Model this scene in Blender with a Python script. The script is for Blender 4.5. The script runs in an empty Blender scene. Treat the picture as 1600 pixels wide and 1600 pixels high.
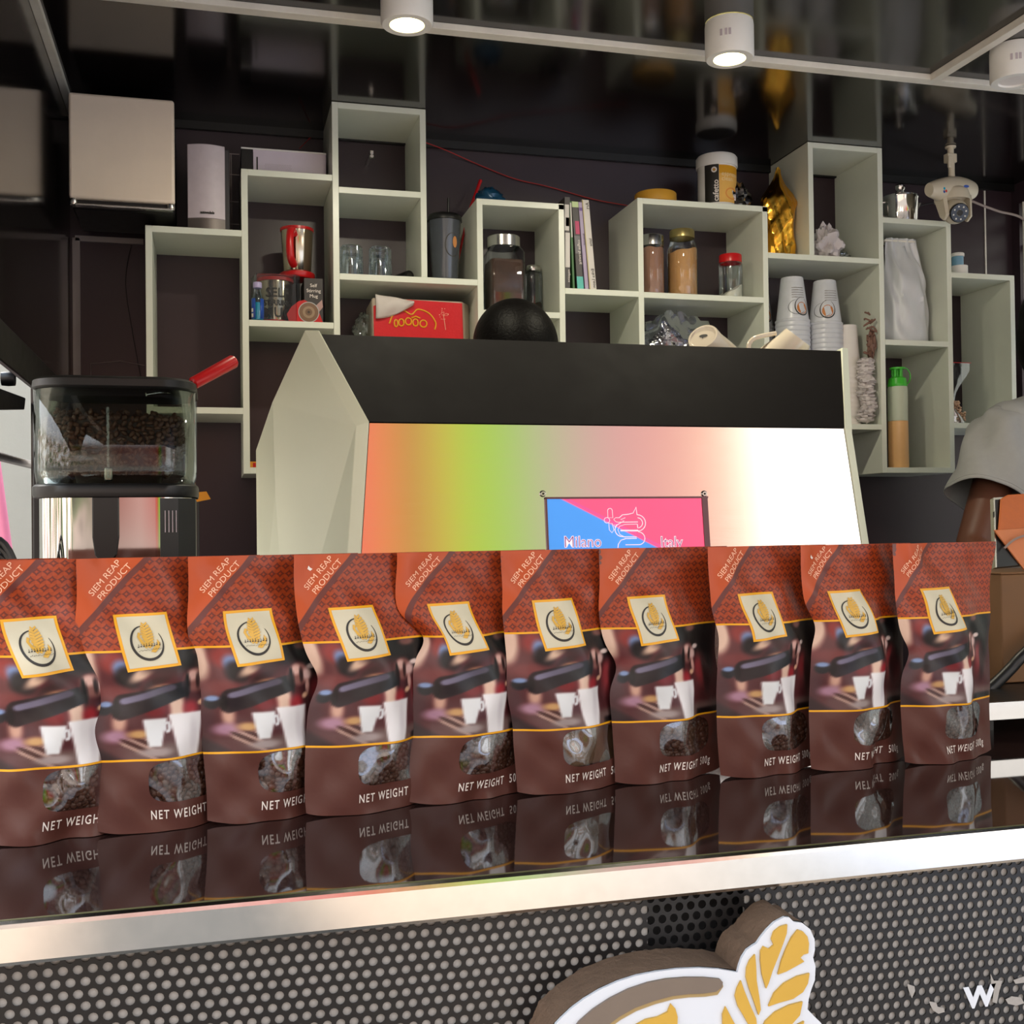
import bpy, bmesh, math, random
import numpy as np
from mathutils import Matrix, Vector

random.seed(7)
rng = np.random.default_rng(7)
S = bpy.context.scene
C = S.collection
PI = math.pi

# ------------------------------------------------------------------ camera, world, lights, exposure
F_PX, YAW, PITCH, ROLL = 1759.2, .25981, .014274, .012302
CAM_Z = 1.34


def _rot():
    f = np.array([math.sin(YAW) * math.cos(PITCH), math.cos(YAW) * math.cos(PITCH), math.sin(PITCH)])
    r = np.array([math.cos(YAW), -math.sin(YAW), 0])
    d = np.cross(f, r)
    return np.stack([math.cos(ROLL) * r + math.sin(ROLL) * d, -math.sin(ROLL) * r + math.cos(ROLL) * d, f])


RC = _rot()
cam = bpy.data.cameras.new('camera')
cam.sensor_width = 36
cam.sensor_fit = 'HORIZONTAL'
cam.lens = F_PX / 1600 * 36
cam.clip_start = .02
co = bpy.data.objects.new('camera', cam)
C.objects.link(co)
mw = Matrix.Identity(4)
for i in range(3):
    mw[i][0], mw[i][1], mw[i][2] = RC[0][i], -RC[1][i], -RC[2][i]
mw[2][3] = CAM_Z
co.matrix_world = mw
S.camera = co
S.view_settings.view_transform = 'Standard'
S.view_settings.look = 'None'
S.view_settings.gamma = 1
S.view_settings.exposure = 0.75


def at(px, py, Y=None, Z=None, X=None):
    """where the sight line through a photo point meets the plane Y, Z or X"""
    d = RC.T @ np.array([(px - 800) / F_PX, (py - 800) / F_PX, 1.])
    t = Y / d[1] if Y is not None else ((Z - CAM_Z) / d[2] if Z is not None else X / d[0])
    q = d * t
    return (float(q[0]), float(q[1]), float(q[2] + CAM_Z))


def lin(c):
    return tuple(((x / 255) / 12.92 if x / 255 <= .04045 else ((x / 255 + .055) / 1.055) ** 2.4) for x in c[:3]) + (1,)


class NT:
    """small node-tree helper"""

    def __init__(s, tree):
        s.t = tree

    def n(s, typ, **kw):
        nd = s.t.nodes.new(typ)
        for k, v in kw.items():
            setattr(nd, k, v)
        return nd

    def put(s, sock, v):
        if hasattr(v, 'is_output'):
            s.t.links.new(v, sock)
        else:
            sock.default_value = v

    def m(s, op, a, b=0.0, c=0.0):
        nd = s.n('ShaderNodeMath', operation=op)
        s.put(nd.inputs[0], a)
        s.put(nd.inputs[1], b)
        s.put(nd.inputs[2], c)
        return nd.outputs[0]

    def mix(s, f, a, b):
        nd = s.n('ShaderNodeMix', data_type='RGBA')
        s.put(nd.inputs[0], f)
        s.put(nd.inputs[6], a)
        s.put(nd.inputs[7], b)
        return nd.outputs[2]

    def step(s, x, lo, hi):
        nd = s.n('ShaderNodeMapRange', interpolation_type='SMOOTHSTEP')
        s.put(nd.inputs[0], x)
        nd.inputs[1].default_value = lo
        nd.inputs[2].default_value = hi
        return nd.outputs[0]

    def sep(s, v):
        nd = s.n('ShaderNodeSeparateXYZ')
        s.put(nd.inputs[0], v)
        return nd.outputs

    def noise(s, vec, scale, detail=3, rough=.5):
        nd = s.n('ShaderNodeTexNoise')
        s.put(nd.inputs['Vector'], vec)
        nd.inputs['Scale'].default_value = scale
        nd.inputs['Detail'].default_value = detail
        nd.inputs['Roughness'].default_value = rough
        return nd.outputs[0]

    def ramp(s, x, stops, interp='LINEAR'):
        nd = s.n('ShaderNodeValToRGB')
        nd.color_ramp.interpolation = interp
        el = nd.color_ramp.elements
        while len(el) < len(stops):
            el.new(.5)
        for e, (p, c) in zip(el, stops):
            e.position = p
            e.color = c
        s.put(nd.inputs[0], x)
        return nd.outputs[0]


# the street around the stall: bright hazy sky, parasols, pink facades and greenery as colour bands set for the panel's reflections
W = bpy.data.worlds.new('street_and_sky')
S.world = W
W.use_nodes = True
W.node_tree.nodes.clear()
w = NT(W.node_tree)
gen = w.n('ShaderNodeTexCoord').outputs['Generated']
dx, dy, dz = w.sep(gen)[:3]
az = w.m('MULTIPLY', w.m('ARCTAN2', dx, w.m('MULTIPLY', dy, -1)), 180 / PI)
el = w.m('MULTIPLY', w.m('ARCSINE', dz), 180 / PI)
azc = w.m('DIVIDE', w.m('ADD', az, 10.), 60.)
K = lambda r, g, b: (r, g, b, 1)
par = w.ramp(azc, [(0, K(.20, .16, .13)), (.05, K(.75, .55, .45)), (.10, K(.45, .20, .17)), (.17, K(.65, .36, .32)), (.265, K(.62, .11, .09)), (.298, K(.70, .12, .09)), (.316, K(.68, .26, .05)),
                   (.330, K(.24, .13, .04)), (.342, K(.26, .15, .05)), (.356, K(.58, .36, .06)), (.382, K(.28, .50, .04)), (.412, K(.25, .48, .05)), (.445, K(.32, .38, .22)), (.480, K(.42, .32, .28)),
                   (.515, K(.52, .26, .27)), (.57, K(.62, .28, .24)), (.615, K(.75, .45, .30)), (.65, K(1.5, 1.4, 1.2)), (.70, K(2.0, 1.9, 1.8)), (.86, K(2.4, 2.3, 2.2)), (.92, K(.8, .8, .7)), (1, K(.5, .55, .4))])
street = w.ramp(w.noise(gen, 7.5, 3, .6), [(.34, K(.08, .08, .07)), (.42, K(.35, .5, .2)), (.46, K(2.2, 1.6, 1.4)), (.5, K(.6, .45, .4)), (.55, K(2.4, 2.2, 2.0)), (.66, K(3.2, 3.3, 3.4))])
inpar = w.m('MULTIPLY', w.step(az, -18, -6), w.m('SUBTRACT', 1.0, w.step(az, 44, 54)))
band = w.mix(inpar, street, par)
ground_c = w.mix(w.step(el, -40, -3), K(.42, .39, .36), K(.62, .56, .50))
sky = w.mix(w.step(el, 20, 80), K(2.5, 2.55, 2.6), K(1.5, 1.9, 2.5))
c1 = w.mix(w.step(el, -4, 2), ground_c, band)
c2 = w.mix(w.step(el, 19, 31), c1, sky)
bg = w.n('ShaderNodeBackground')
w.put(bg.inputs[0], c2)
bg.inputs[1].default_value = 1.0
w.t.links.new(bg.outputs[0], w.n('ShaderNodeOutputWorld').inputs[0])

sun = bpy.data.lights.new('sun', 'SUN')
sun.energy = 2.5
sun.angle = .3
sun.color = (1, .96, .9)
so = bpy.data.objects.new('sun', sun)
C.objects.link(so)
so.rotation_euler = (math.radians(-38), math.radians(-24), 0)


# ------------------------------------------------------------------ materials
def new_mat(name):
    m = bpy.data.materials.new(name)
    m.use_nodes = True
    m.node_tree.nodes.clear()
    n = NT(m.node_tree)
    out = n.n('ShaderNodeOutputMaterial')
    return m, n, out


def pbsdf(n, **kw):
    b = n.n('ShaderNodeBsdfPrincipled')
    for k, v in kw.items():
        n.put(b.inputs[k.replace('_', ' ')], v)
    return b


def mat(name, col, rough=.5, metal=0., var=.06, scale=30, bump=0., coat=0., ior=1.5, bscale=None, **kw):
    m, n, out = new_mat(name)
    tc = n.n('ShaderNodeTexCoord').outputs['Object']
    c = lin(col)
    f = n.noise(tc, scale, 4, .6)
    dark = tuple(x * (1 - var * 2.2) for x in c[:3]) + (1,)
    lite = tuple(min(1, x * (1 + var)) for x in c[:3]) + (1,)
    colr = n.mix(f, dark, lite)
    b = pbsdf(n, Base_Color=colr, Roughness=n.m('ADD', rough, n.m('MULTIPLY', n.m('SUBTRACT', f, .5), rough * .3)), Metallic=metal, IOR=ior, **kw)
    if coat:
        b.inputs['Coat Weight'].default_value = coat
        b.inputs['Coat Roughness'].default_value = .04
    if bump:
        bp = n.n('ShaderNodeBump')
        bp.inputs['Strength'].default_value = bump
        bp.inputs['Distance'].default_value = .004
        n.put(bp.inputs['Height'], n.noise(tc, bscale or scale * 3, 4, .6))
        n.put(b.inputs['Normal'], bp.outputs[0])
    n.t.links.new(b.outputs[0], out.inputs[0])
    return m


def glassy(name, tint=(235, 240, 240), clear=.85, rough=.03, bump=0., bscale=40, refl=.35):
    """thin clear plastic or glass: lets light straight through, mirrors at grazing angles"""
    m, n, out = new_mat(name)
    tr = n.n('ShaderNodeBsdfTransparent')
    tr.inputs[0].default_value = lin(tint)
    gl = n.n('ShaderNodeBsdfGlossy')
    gl.inputs['Roughness'].default_value = rough
    gl.inputs[0].default_value = (.95, .97, 1, 1)
    lw = n.n('ShaderNodeLayerWeight')
    lw.inputs[0].default_value = refl
    fac = n.m('ADD', n.m('MULTIPLY', lw.outputs['Facing'], 1 - clear), (1 - clear) * .35)
    if bump:
        tc = n.n('ShaderNodeTexCoord').outputs['Object']
        bp = n.n('ShaderNodeBump')
        bp.inputs['Strength'].default_value = bump
        bp.inputs['Distance'].default_value = .006
        n.put(bp.inputs['Height'], n.noise(tc, bscale, 2, .5))
        n.put(gl.inputs['Normal'], bp.outputs[0])
    fac = n.m('MINIMUM', n.m('ADD', fac, n.m('MULTIPLY', lw.outputs['Fresnel'], .5)), 1.)
    mx = n.n('ShaderNodeMixShader')
    n.put(mx.inputs[0], fac)
    n.t.links.new(tr.outputs[0], mx.inputs[1])
    n.t.links.new(gl.outputs[0], mx.inputs[2])
    n.t.links.new(mx.outputs[0], out.inputs[0])
    return m


def emis(name, col, strength, base=(230, 230, 230)):
    m, n, out = new_mat(name)
    b = pbsdf(n, Base_Color=lin(base), Roughness=.4)
    b.inputs['Emission Color'].default_value = lin(col)
    b.inputs['Emission Strength'].default_value = strength
    n.t.links.new(b.outputs[0], out.inputs[0])
    return m


M = {}
M['ceiling'] = mat('black_gloss_ceiling', (20, 17, 18), .13, var=.2, scale=6, ior=1.62)
M['wallgloss'] = mat('black_gloss_wall', (22, 19, 20), .12, var=.2, scale=5, ior=1.7)
M['backwall'] = mat('aubergine_wall_paint', (54, 40, 47), .33, var=.08, scale=8, bump=.03)
M['trim'] = mat('pale_aluminium_trim', (244, 238, 228), .4, var=.12, scale=18)
M['trimdark'] = mat('grey_trim', (150, 138, 136), .35, var=.1, scale=18)
M['shelf'] = mat('ivory_melamine', (228, 232, 218), .32, var=.03, scale=20, bump=.02)
M['counter'] = mat('brown_gloss_countertop', (44, 30, 28), .035, var=.25, scale=4, ior=1.85)
M['steel'] = mat('brushed_steel', (205, 203, 200), .2, 1., var=.06, scale=60)
M['chrome'] = mat('polished_chrome', (190, 188, 184), .05, 1., var=.02, scale=20)
M['satin'] = mat('satin_steel', (190, 182, 170), .25, 1., var=.06, scale=30)
M['blackmetal'] = mat('black_metal', (15, 15, 17), .36, .2, var=.15, scale=40)
M['blackplastic'] = mat('black_plastic', (11, 11, 12), .4, var=.15, scale=40)
M['matteblack'] = mat('matte_black_panel', (15, 11, 11), .7, var=.08, scale=20, bump=.02, ior=1.3)
M['ivorymetal'] = mat('ivory_enamel', (234, 238, 212), .35, var=.02, scale=10)
M['backing'] = mat('galvanised_backing', (152, 149, 146), .6, .15, var=.15, scale=60, bump=.1)
M['cabinetdark'] = mat('dark_cabinet_inside', (24, 24, 26), .7)
M['floor'] = mat('grey_vinyl_floor', (92, 86, 84), .5, var=.1)
M['concrete'] = mat('pale_concrete', (150, 140, 128), .8, var=.42, scale=.75)
M['plaster'] = mat('white_plaster', (168, 170, 160), .85, var=.08, scale=4, bump=.2, bscale=40)
M['beigebox'] = mat('beige_plastic', (240, 222, 204), .42, var=.05, scale=14)
M['greybox'] = mat('lilac_grey_plastic', (204, 192, 200), .45, var=.08, scale=40)
M['white'] = mat('white_plastic', (240, 238, 234), .35, var=.03)
M['camivory'] = mat('cream_plastic', (214, 204, 184), .3, var=.03)
M['porcelain'] = mat('cream_porcelain', (226, 214, 194), .14, var=.03, coat=.5)
M['red'] = mat('red_plastic', (196, 24, 28), .3, var=.06)
M['green'] = mat('green_plastic', (66, 190, 50), .35, var=.04)
M['yellow'] = mat('yellow_print', (224, 160, 22), .45, var=.02)
M['tag'] = mat('cream_print', (196, 190, 166), .45, var=.03)
M['ink'] = mat('black_ink', (35, 32, 28), .5, var=.02)
M['gold'] = mat('gold_print', (205, 160, 60), .45, var=.08, scale=200)
M['goldlight'] = mat('mustard_acrylic', (186, 148, 52), .4, var=.05)
M['whiteprint'] = mat('white_print', (235, 225, 218), .45, var=.01)
M['paleprint'] = mat('pale_orange_print', (240, 190, 160), .45, var=.02)
M['bagback'] = mat('brown_foil_pouch', (105, 58, 48), .38, var=.08, scale=20)
M['bean'] = mat('roasted_bean', (96, 62, 46), .35, var=.25, scale=50)
M['beandark'] = mat('dark_roasted_bean', (52, 34, 26), .35, var=.3, scale=80)
M['ground'] = mat('ground_coffee', (128, 98, 70), .9, var=.15, scale=200, bump=.4)
M['jarpink'] = mat('cocoa_powder', (170, 122, 100), .85, var=.06, scale=80)
M['jartan'] = mat('tan_powder', (214, 160, 104), .85, var=.08, scale=120)
M['darkcoffee'] = mat('dark_ground_coffee', (58, 36, 30), .9, var=.25, scale=60)
M['jarcoffee'] = mat('brown_ground_coffee', (92, 66, 56), .9, var=.3, scale=30)
M['milk'] = mat('white_powder', (228, 222, 205), .8, var=.03)
M['peach'] = mat('peach_syrup', (238, 186, 126), .4, var=.04)
M['bottle'] = mat('frosted_bottle', (196, 204, 184), .4, var=.03)
M['glass'] = glassy('clear_glass', clear=.8, refl=.4)
M['glassclear'] = glassy('clear_jar_glass', clear=.9, refl=.3)
M['acrylic'] = glassy('clear_acrylic_hopper', (222, 226, 220), clear=.90, rough=.02, refl=.22)
M['film'] = glassy('crinkled_clear_film', (225, 228, 230), clear=.7, rough=.1, bump=1., bscale=55, refl=.4)
M['smoke'] = glassy('smoky_plastic', (150, 155, 165), clear=.75, rough=.15, refl=.35)
M['cupplastic'] = mat('milky_plastic', (212, 214, 220), .3, var=.05, scale=60)
M['paper'] = mat('white_paper', (232, 226, 220), .7, var=.03)
M['goldfoil'] = mat('gold_foil', (236, 176, 62), .16, 1., var=.06, scale=30)
M['silverfoil'] = mat('silver_foil', (150, 146, 148), .2, 1., var=.1)
M['pouch'] = mat('pearl_foil_pouch', (216, 218, 222), .42, .12, var=.04, scale=12)
M['pot'] = mat('polished_pot_steel', (215, 212, 210), .07, 1., var=.03)
M['orange'] = mat('orange_leather_case', (196, 104, 48), .55, var=.08, scale=60, bump=.1)
M['cardboard'] = mat('brown_board', (118, 84, 52), .7, var=.12, scale=12, bump=.08)
M['skin'] = mat('brown_skin', (104, 64, 46), .5, var=.06, scale=20, bump=.05)
M['hair'] = mat('black_hair', (6, 4, 4), .5, var=.3, scale=60, bump=.3, ior=1.2)
M['cable'] = mat('black_cable', (20, 20, 22), .4)
M['redwire'] = mat('red_wire', (170, 36, 34), .5)
M['greywire'] = mat('grey_cable', (150, 134, 128), .5)
M['blue'] = mat('blue_print', (40, 80, 170), .4)
M['cyan'] = mat('cyan_liquid', (20, 160, 200), .25)
M['wood'] = mat('mustard_wood', (200, 148, 48), .5, var=.12, scale=25)
M['foam'] = mat('brown_foam_edge', (104, 84, 68), .8, var=.15, scale=60, bump=.5, bscale=150)
M['foamdark'] = mat('taupe_acrylic', (106, 94, 84), .5, var=.06, scale=30)
M['signwhite'] = mat('white_acrylic', (196, 202, 212), .25, var=.01)
M['pink'] = mat('pink_paint', (214, 120, 150), .6)
M['jeans'] = mat('dark_trousers', (36, 40, 54), .8)
M['tissue'] = mat('tissue_paper', (208, 200, 196), .8, bump=.1)
M['lamp_on'] = emis('lamp_lens_glowing', (255, 238, 150), 9.)
M['mugsteel'] = mat('mug_steel', (190, 178, 158), .14, 1., var=.04)
M['yellowpaint'] = mat('yellow_sticker', (226, 150, 40), .5)
M['bagbeans'] = mat('bean_filling', (44, 30, 25), .6, var=.4, scale=150)


# ------------------------------------------------------------------ mesh builder
class MB:
    def __init__(s):
        s.v = []
        s.f = []

    def add(s, v, f, mtx=None):
        o = len(s.v)
        if mtx is not None:
            v = [tuple(mtx @ Vector(p)) for p in v]
        s.v += [tuple(float(c) for c in p) for p in v]
        s.f += [tuple(i + o for i in q) for q in f]
        return s

    def box(s, x0, x1, y0, y1, z0, z1, mtx=None):
        v = [(x, y, z) for x in (x0, x1) for y in (y0, y1) for z in (z0, z1)]
        return s.add(v, [(0, 1, 3, 2), (4, 6, 7, 5), (0, 4, 5, 1), (2, 3, 7, 6), (0, 2, 6, 4), (1, 5, 7, 3)], mtx)

    def lathe(s, prof, n=32, c=(0, 0, 0), mtx=None, sx=1, sy=1):
        v, f = [], []
        for r, z in prof:
            for k in range(n):
                a = 2 * PI * k / n
                v.append((r * math.cos(a) * sx, r * math.sin(a) * sy, z))
        for i in range(len(prof) - 1):
            for k in range(n):
                a, b = i * n + k, i * n + (k + 1) % n
                f.append((a, b, b + n, a + n))
        T = Matrix.Translation(c)
        return s.add(v, f, T @ mtx if mtx is not None else T)

    def tube(s, pts, r, n=8, closed=False):
        P = [Vector(p) for p in pts]
        v, f = [], []
        up = None
        for i, p in enumerate(P):
            if closed:
                t = (P[(i + 1) % len(P)] - P[i - 1]).normalized()
            else:
                t = (P[min(i + 1, len(P) - 1)] - P[max(i - 1, 0)]).normalized()
            if up is None:
                up = t.orthogonal().normalized()
            up = (up - t * up.dot(t)).normalized()
            q = t.cross(up)
            rr = r[i] if isinstance(r, (list, tuple)) else r
            for k in range(n):
                a = 2 * PI * k / n
                v.append(tuple(p + (up * math.cos(a) + q * math.sin(a)) * rr))
        L = len(P) if closed else len(P) - 1
        for i in range(L):
            j = (i + 1) % len(P)
            for k in range(n):
                f.append((i * n + k, i * n + (k + 1) % n, j * n + (k + 1) % n, j * n + k))
        if not closed:
            f.append(tuple(range(n))[::-1])
            f.append(tuple((len(P) - 1) * n + k for k in range(n)))
        return s.add(v, f)

    def prism(s, poly, h0, h1, fr):
        """poly in 2D, fr(a, b, h) -> 3D"""
        n = len(poly)
        v = [fr(a, b, h0) for a, b in poly] + [fr(a, b, h1) for a, b in poly]
        f = [tuple(range(n))[::-1], tuple(range(n, 2 * n))]
        f += [(i, (i + 1) % n, n + (i + 1) % n, n + i) for i in range(n)]
        return s.add(v, f)

    def grid(s, fn, nu, nv, wrap=False):
        v = [fn(i / nu, j / nv) for j in range(nv + 1) for i in range(nu + (0 if wrap else 1))]
        k = nu if wrap else nu + 1
        f = []
        for j in range(nv):
            for i in range(nu):
                i2 = (i + 1) % k
                f.append((j * k + i, j * k + i2, (j + 1) * k + i2, (j + 1) * k + i))
        return s.add(v, f)

    def hull(s, pts):
        bm = bmesh.new()
        for p in pts:
            bm.verts.new(p)
        r = bmesh.ops.convex_hull(bm, input=bm.verts)
        bm.verts.index_update()
        v = [tuple(x.co) for x in bm.verts]
        f = [tuple(x.index for x in q.verts) for q in bm.faces]
        bm.free()
        return s.add(v, f)


def wloc(o):
    p = Vector((0, 0, 0))
    while o is not None:
        p += o.location
        o = o.parent
    return p


def tag(o, label=None, cat=None, group=None, kind=None):
    for k, v in (('label', label), ('category', cat), ('group', group), ('kind', kind)):
        if v:
            o[k] = v
    return o


def thing(name, label, cat, loc, group=None):
    o = bpy.data.objects.new(name, None)
    o.empty_display_size = .02
    C.objects.link(o)
    o.location = loc
    return tag(o, label, cat, group)


def obj(name, mb, m, parent=None, smooth=True, bevel=0, clean=True, seg=2, angle=38, loc=None, solid=0, label=None):
    """meshes are written in world coordinates; the origin goes to the parent (or to loc)"""
    me = bpy.data.meshes.new(name)
    me.from_pydata(mb.v, [], mb.f)
    base = wloc(parent) if parent else Vector(loc or (0, 0, 0))
    if base.length > 0:
        me.transform(Matrix.Translation(-base))
    if clean:
        bm = bmesh.new()
        bm.from_mesh(me)
        bmesh.ops.remove_doubles(bm, verts=bm.verts, dist=1e-6)
        bmesh.ops.recalc_face_normals(bm, faces=bm.faces)
        bm.to_mesh(me)
        bm.free()
    if smooth:
        me.shade_smooth()
        me.set_sharp_from_angle(angle=math.radians(angle))
    me.materials.append(M[m] if isinstance(m, str) else m)
    o = bpy.data.objects.new(name, me)
    C.objects.link(o)
    if parent:
        o.parent = parent
    else:
        o.location = base
    if solid:
        sm = o.modifiers.new('thickness', 'SOLIDIFY')
        sm.thickness = solid
        sm.offset = 0
    if bevel:
        b = o.modifiers.new('bevel', 'BEVEL')
        b.width = bevel
        b.segments = seg
        b.limit_method = 'ANGLE'
        b.angle_limit = math.radians(40)
    if label:
        o['label'] = label
    return o


def structure(name, mb, m, **kw):
    o = obj(name, mb, m, **kw)
    o['kind'] = 'structure'
    return o


_tcache = {}


def text2d(s, size=1., offset=0., spacing=1., align='LEFT'):
    key = (s, size, offset, spacing, align)
    if key not in _tcache:
        cu = bpy.data.curves.new('txt', 'FONT')
        cu.body = s
        cu.size = size
        cu.offset = offset
        cu.space_character = spacing
        cu.align_x = align
        cu.resolution_u = 3
        cu.fill_mode = 'FRONT'
        o = bpy.data.objects.new('txt', cu)
        C.objects.link(o)
        dg = bpy.context.evaluated_depsgraph_get()
        ev = o.evaluated_get(dg)
        me = ev.to_mesh()
        v = [(p.co.x, p.co.y) for p in me.vertices]
        f = [tuple(p.vertices) for p in me.polygons]
        ev.to_mesh_clear()
        bpy.data.objects.remove(o)
        bpy.data.curves.remove(cu)
        _tcache[key] = (v, f)
    return _tcache[key]


def add_text(mb, s, size, fn, **kw):
    """fn(a, b) -> 3D point"""
    v, f = text2d(s, size, **kw)
    mb.add([fn(a, b) for a, b in v], f)
    return mb


def ring2d(cx, cy, rx, ry, a0, a1, w0, w1, n=40):
    """a brushed arc whose width runs w0 -> middle w1 -> w0"""
    o, i = [], []
    for k in range(n + 1):
        t = k / n
        a = a0 + (a1 - a0) * t
        w_ = w0 + (w1 - w0) * math.sin(PI * t)
        o.append((cx + (rx + w_ / 2) * math.cos(a), cy + (ry + w_ / 2) * math.sin(a)))
        i.append((cx + (rx - w_ / 2) * math.cos(a), cy + (ry - w_ / 2) * math.sin(a)))
    v = o + i
    f = [(k, k + 1, n + 2 + k, n + 1 + k) for k in range(n)]
    return v, f


# ------------------------------------------------------------------ the setting
CZ = 2.273            # ceiling
YB = 2.65             # back wall
XL, XR = -.30, 2.15   # side walls
YS = 2.45             # front of the wall shelves
CT = 1.05             # countertop

m_, n_g, out_g = new_mat('reflection_banded_ground')  # unseen ground, colour bands invented to reflect in the steel counter edge
tcg = n_g.n('ShaderNodeTexCoord').outputs['Object']
gx_ = n_g.sep(tcg)[0]
gx_ = n_g.m('ADD', gx_, n_g.m('MULTIPLY', n_g.m('SUBTRACT', n_g.noise(tcg, 1.6, 3), .5), .5))
gcol = n_g.ramp(n_g.m('DIVIDE', n_g.m('ADD', gx_, 3.), 10.), [(0, lin((178, 158, 136))), (.235, lin((186, 160, 136))), (.262, lin((84, 80, 74))), (.325, lin((74, 72, 68))), (.345, lin((180, 156, 132))),
                ((3 + 1.1) / 10, lin((196, 172, 148))), ((3 + 2.3) / 10, lin((160, 154, 146))), ((3 + 2.9) / 10, lin((188, 190, 200))), (1, lin((190, 194, 206)))])
gcol = n_g.mix(n_g.m('MULTIPLY', n_g.noise(tcg, 40, 4, .7), .25), gcol, lin((110, 104, 98)))
bg_ = pbsdf(n_g, Base_Color=gcol, Roughness=.8)
n_g.t.links.new(bg_.outputs[0], out_g.inputs[0])
M['concrete'] = m_
structure('ground', MB().box(-9, 11, -10, 11, -.05, 0), 'concrete')
structure('floor', MB().box(XL, XR, .96, YB + .05, .0, .15), 'floor')
structure('ceiling', MB().box(XL - .08, XR + .08, -.35, YB + .08, CZ, CZ + .04), 'ceiling', clean=False)  # unseen front part extended past the counter to keep sky light off it
structure('wall_back', MB().box(XL - .08, XR + .06, YB, YB + .05, .15, CZ), 'backwall')
structure('wall_left', MB().box(XL - .05, XL, .8, YB, 1.652, CZ).box(XL - .05, XL, 2.42, YB, .15, 1.652).box(XL - .05, XL, .935, 2.42, .15, 1.0), 'wallgloss')
structure('wall_right', MB().box(XR, XR + .05, .8, YB, 2.215, CZ).box(XR, XR + .05, 2.62, YB, .15, 2.215).box(XR, XR + .05, .935, 2.62, .15, 1.0), 'backwall')
structure('trim_1', MB().box(XL, XR, 2.022, 2.048, CZ - .012, CZ), 'trim', bevel=.001)
structure('trim_2', MB().box(1.448, 1.468, .6, 2.022, CZ - .015, CZ), 'trim', bevel=.001)
structure('trim_3', MB().box(XL, XL + .016, .6, YB, CZ - .012, CZ), 'trim', bevel=.001)
structure('trim_4', MB().box(XL + .004, XL + .021, YB - .006, YB, 1.2, 1.995), 'trimdark', bevel=.001)
structure('trim_5', MB().box(XL + .01, -.145, YB - .006, YB, 1.987, 2.0), 'trimdark', bevel=.001)
structure('shade_strip', MB().box(XL, XR, YB - .012, YB, CZ - .018, CZ), 'blackplastic')  # dark strip in place of the shade between back wall and ceiling
# frame of the left hatch
structure('window_1', MB().box(XL - .006, XL + .004, .8, 2.44, 1.594, 1.655).box(XL - .05, XL - .006, .8, 2.42, 1.647, 1.652).box(XL - .045, XL + .004, 2.405, 2.42, 1.0, 1.6), 'blackmetal', bevel=.003)
wb = MB()
for z in (1.62, 1.84, 1.93, 2.09, 2.16):
    wb.box(XR + .01, XR + .035, .9, 2.62, z, z + (.02 if z != 2.09 else .012))
structure('window_2', wb, 'blackmetal')
structure('exterior_wall_left', MB().box(-3.2, -.45, 3.6, 3.66, 0, 3.2), 'plaster')
structure('exterior_wall_right', MB().box(3.6, 3.65, -1, 8, 0, 3.4), 'plaster')
structure('trim_7', MB().box(XR - .003, XR, 2.60, 2.604, 1.5, 2.215).box(2.06, 2.064, YB - .003, YB, 1.9, CZ - .02), 'trim')

# wall shelves: box units with shared sides --------------------------------------------------
TB = .0135


def hb(x0, x1, z):      # horizontal board, z = its top face
    return MB().box(x0, x1, YS, YB - .001, z - TB, z)


def vb(x, z0, z1):      # upright board, x = its left face
    return MB().box(x, x + TB, YS, YB - .001, z0, z1)


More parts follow.
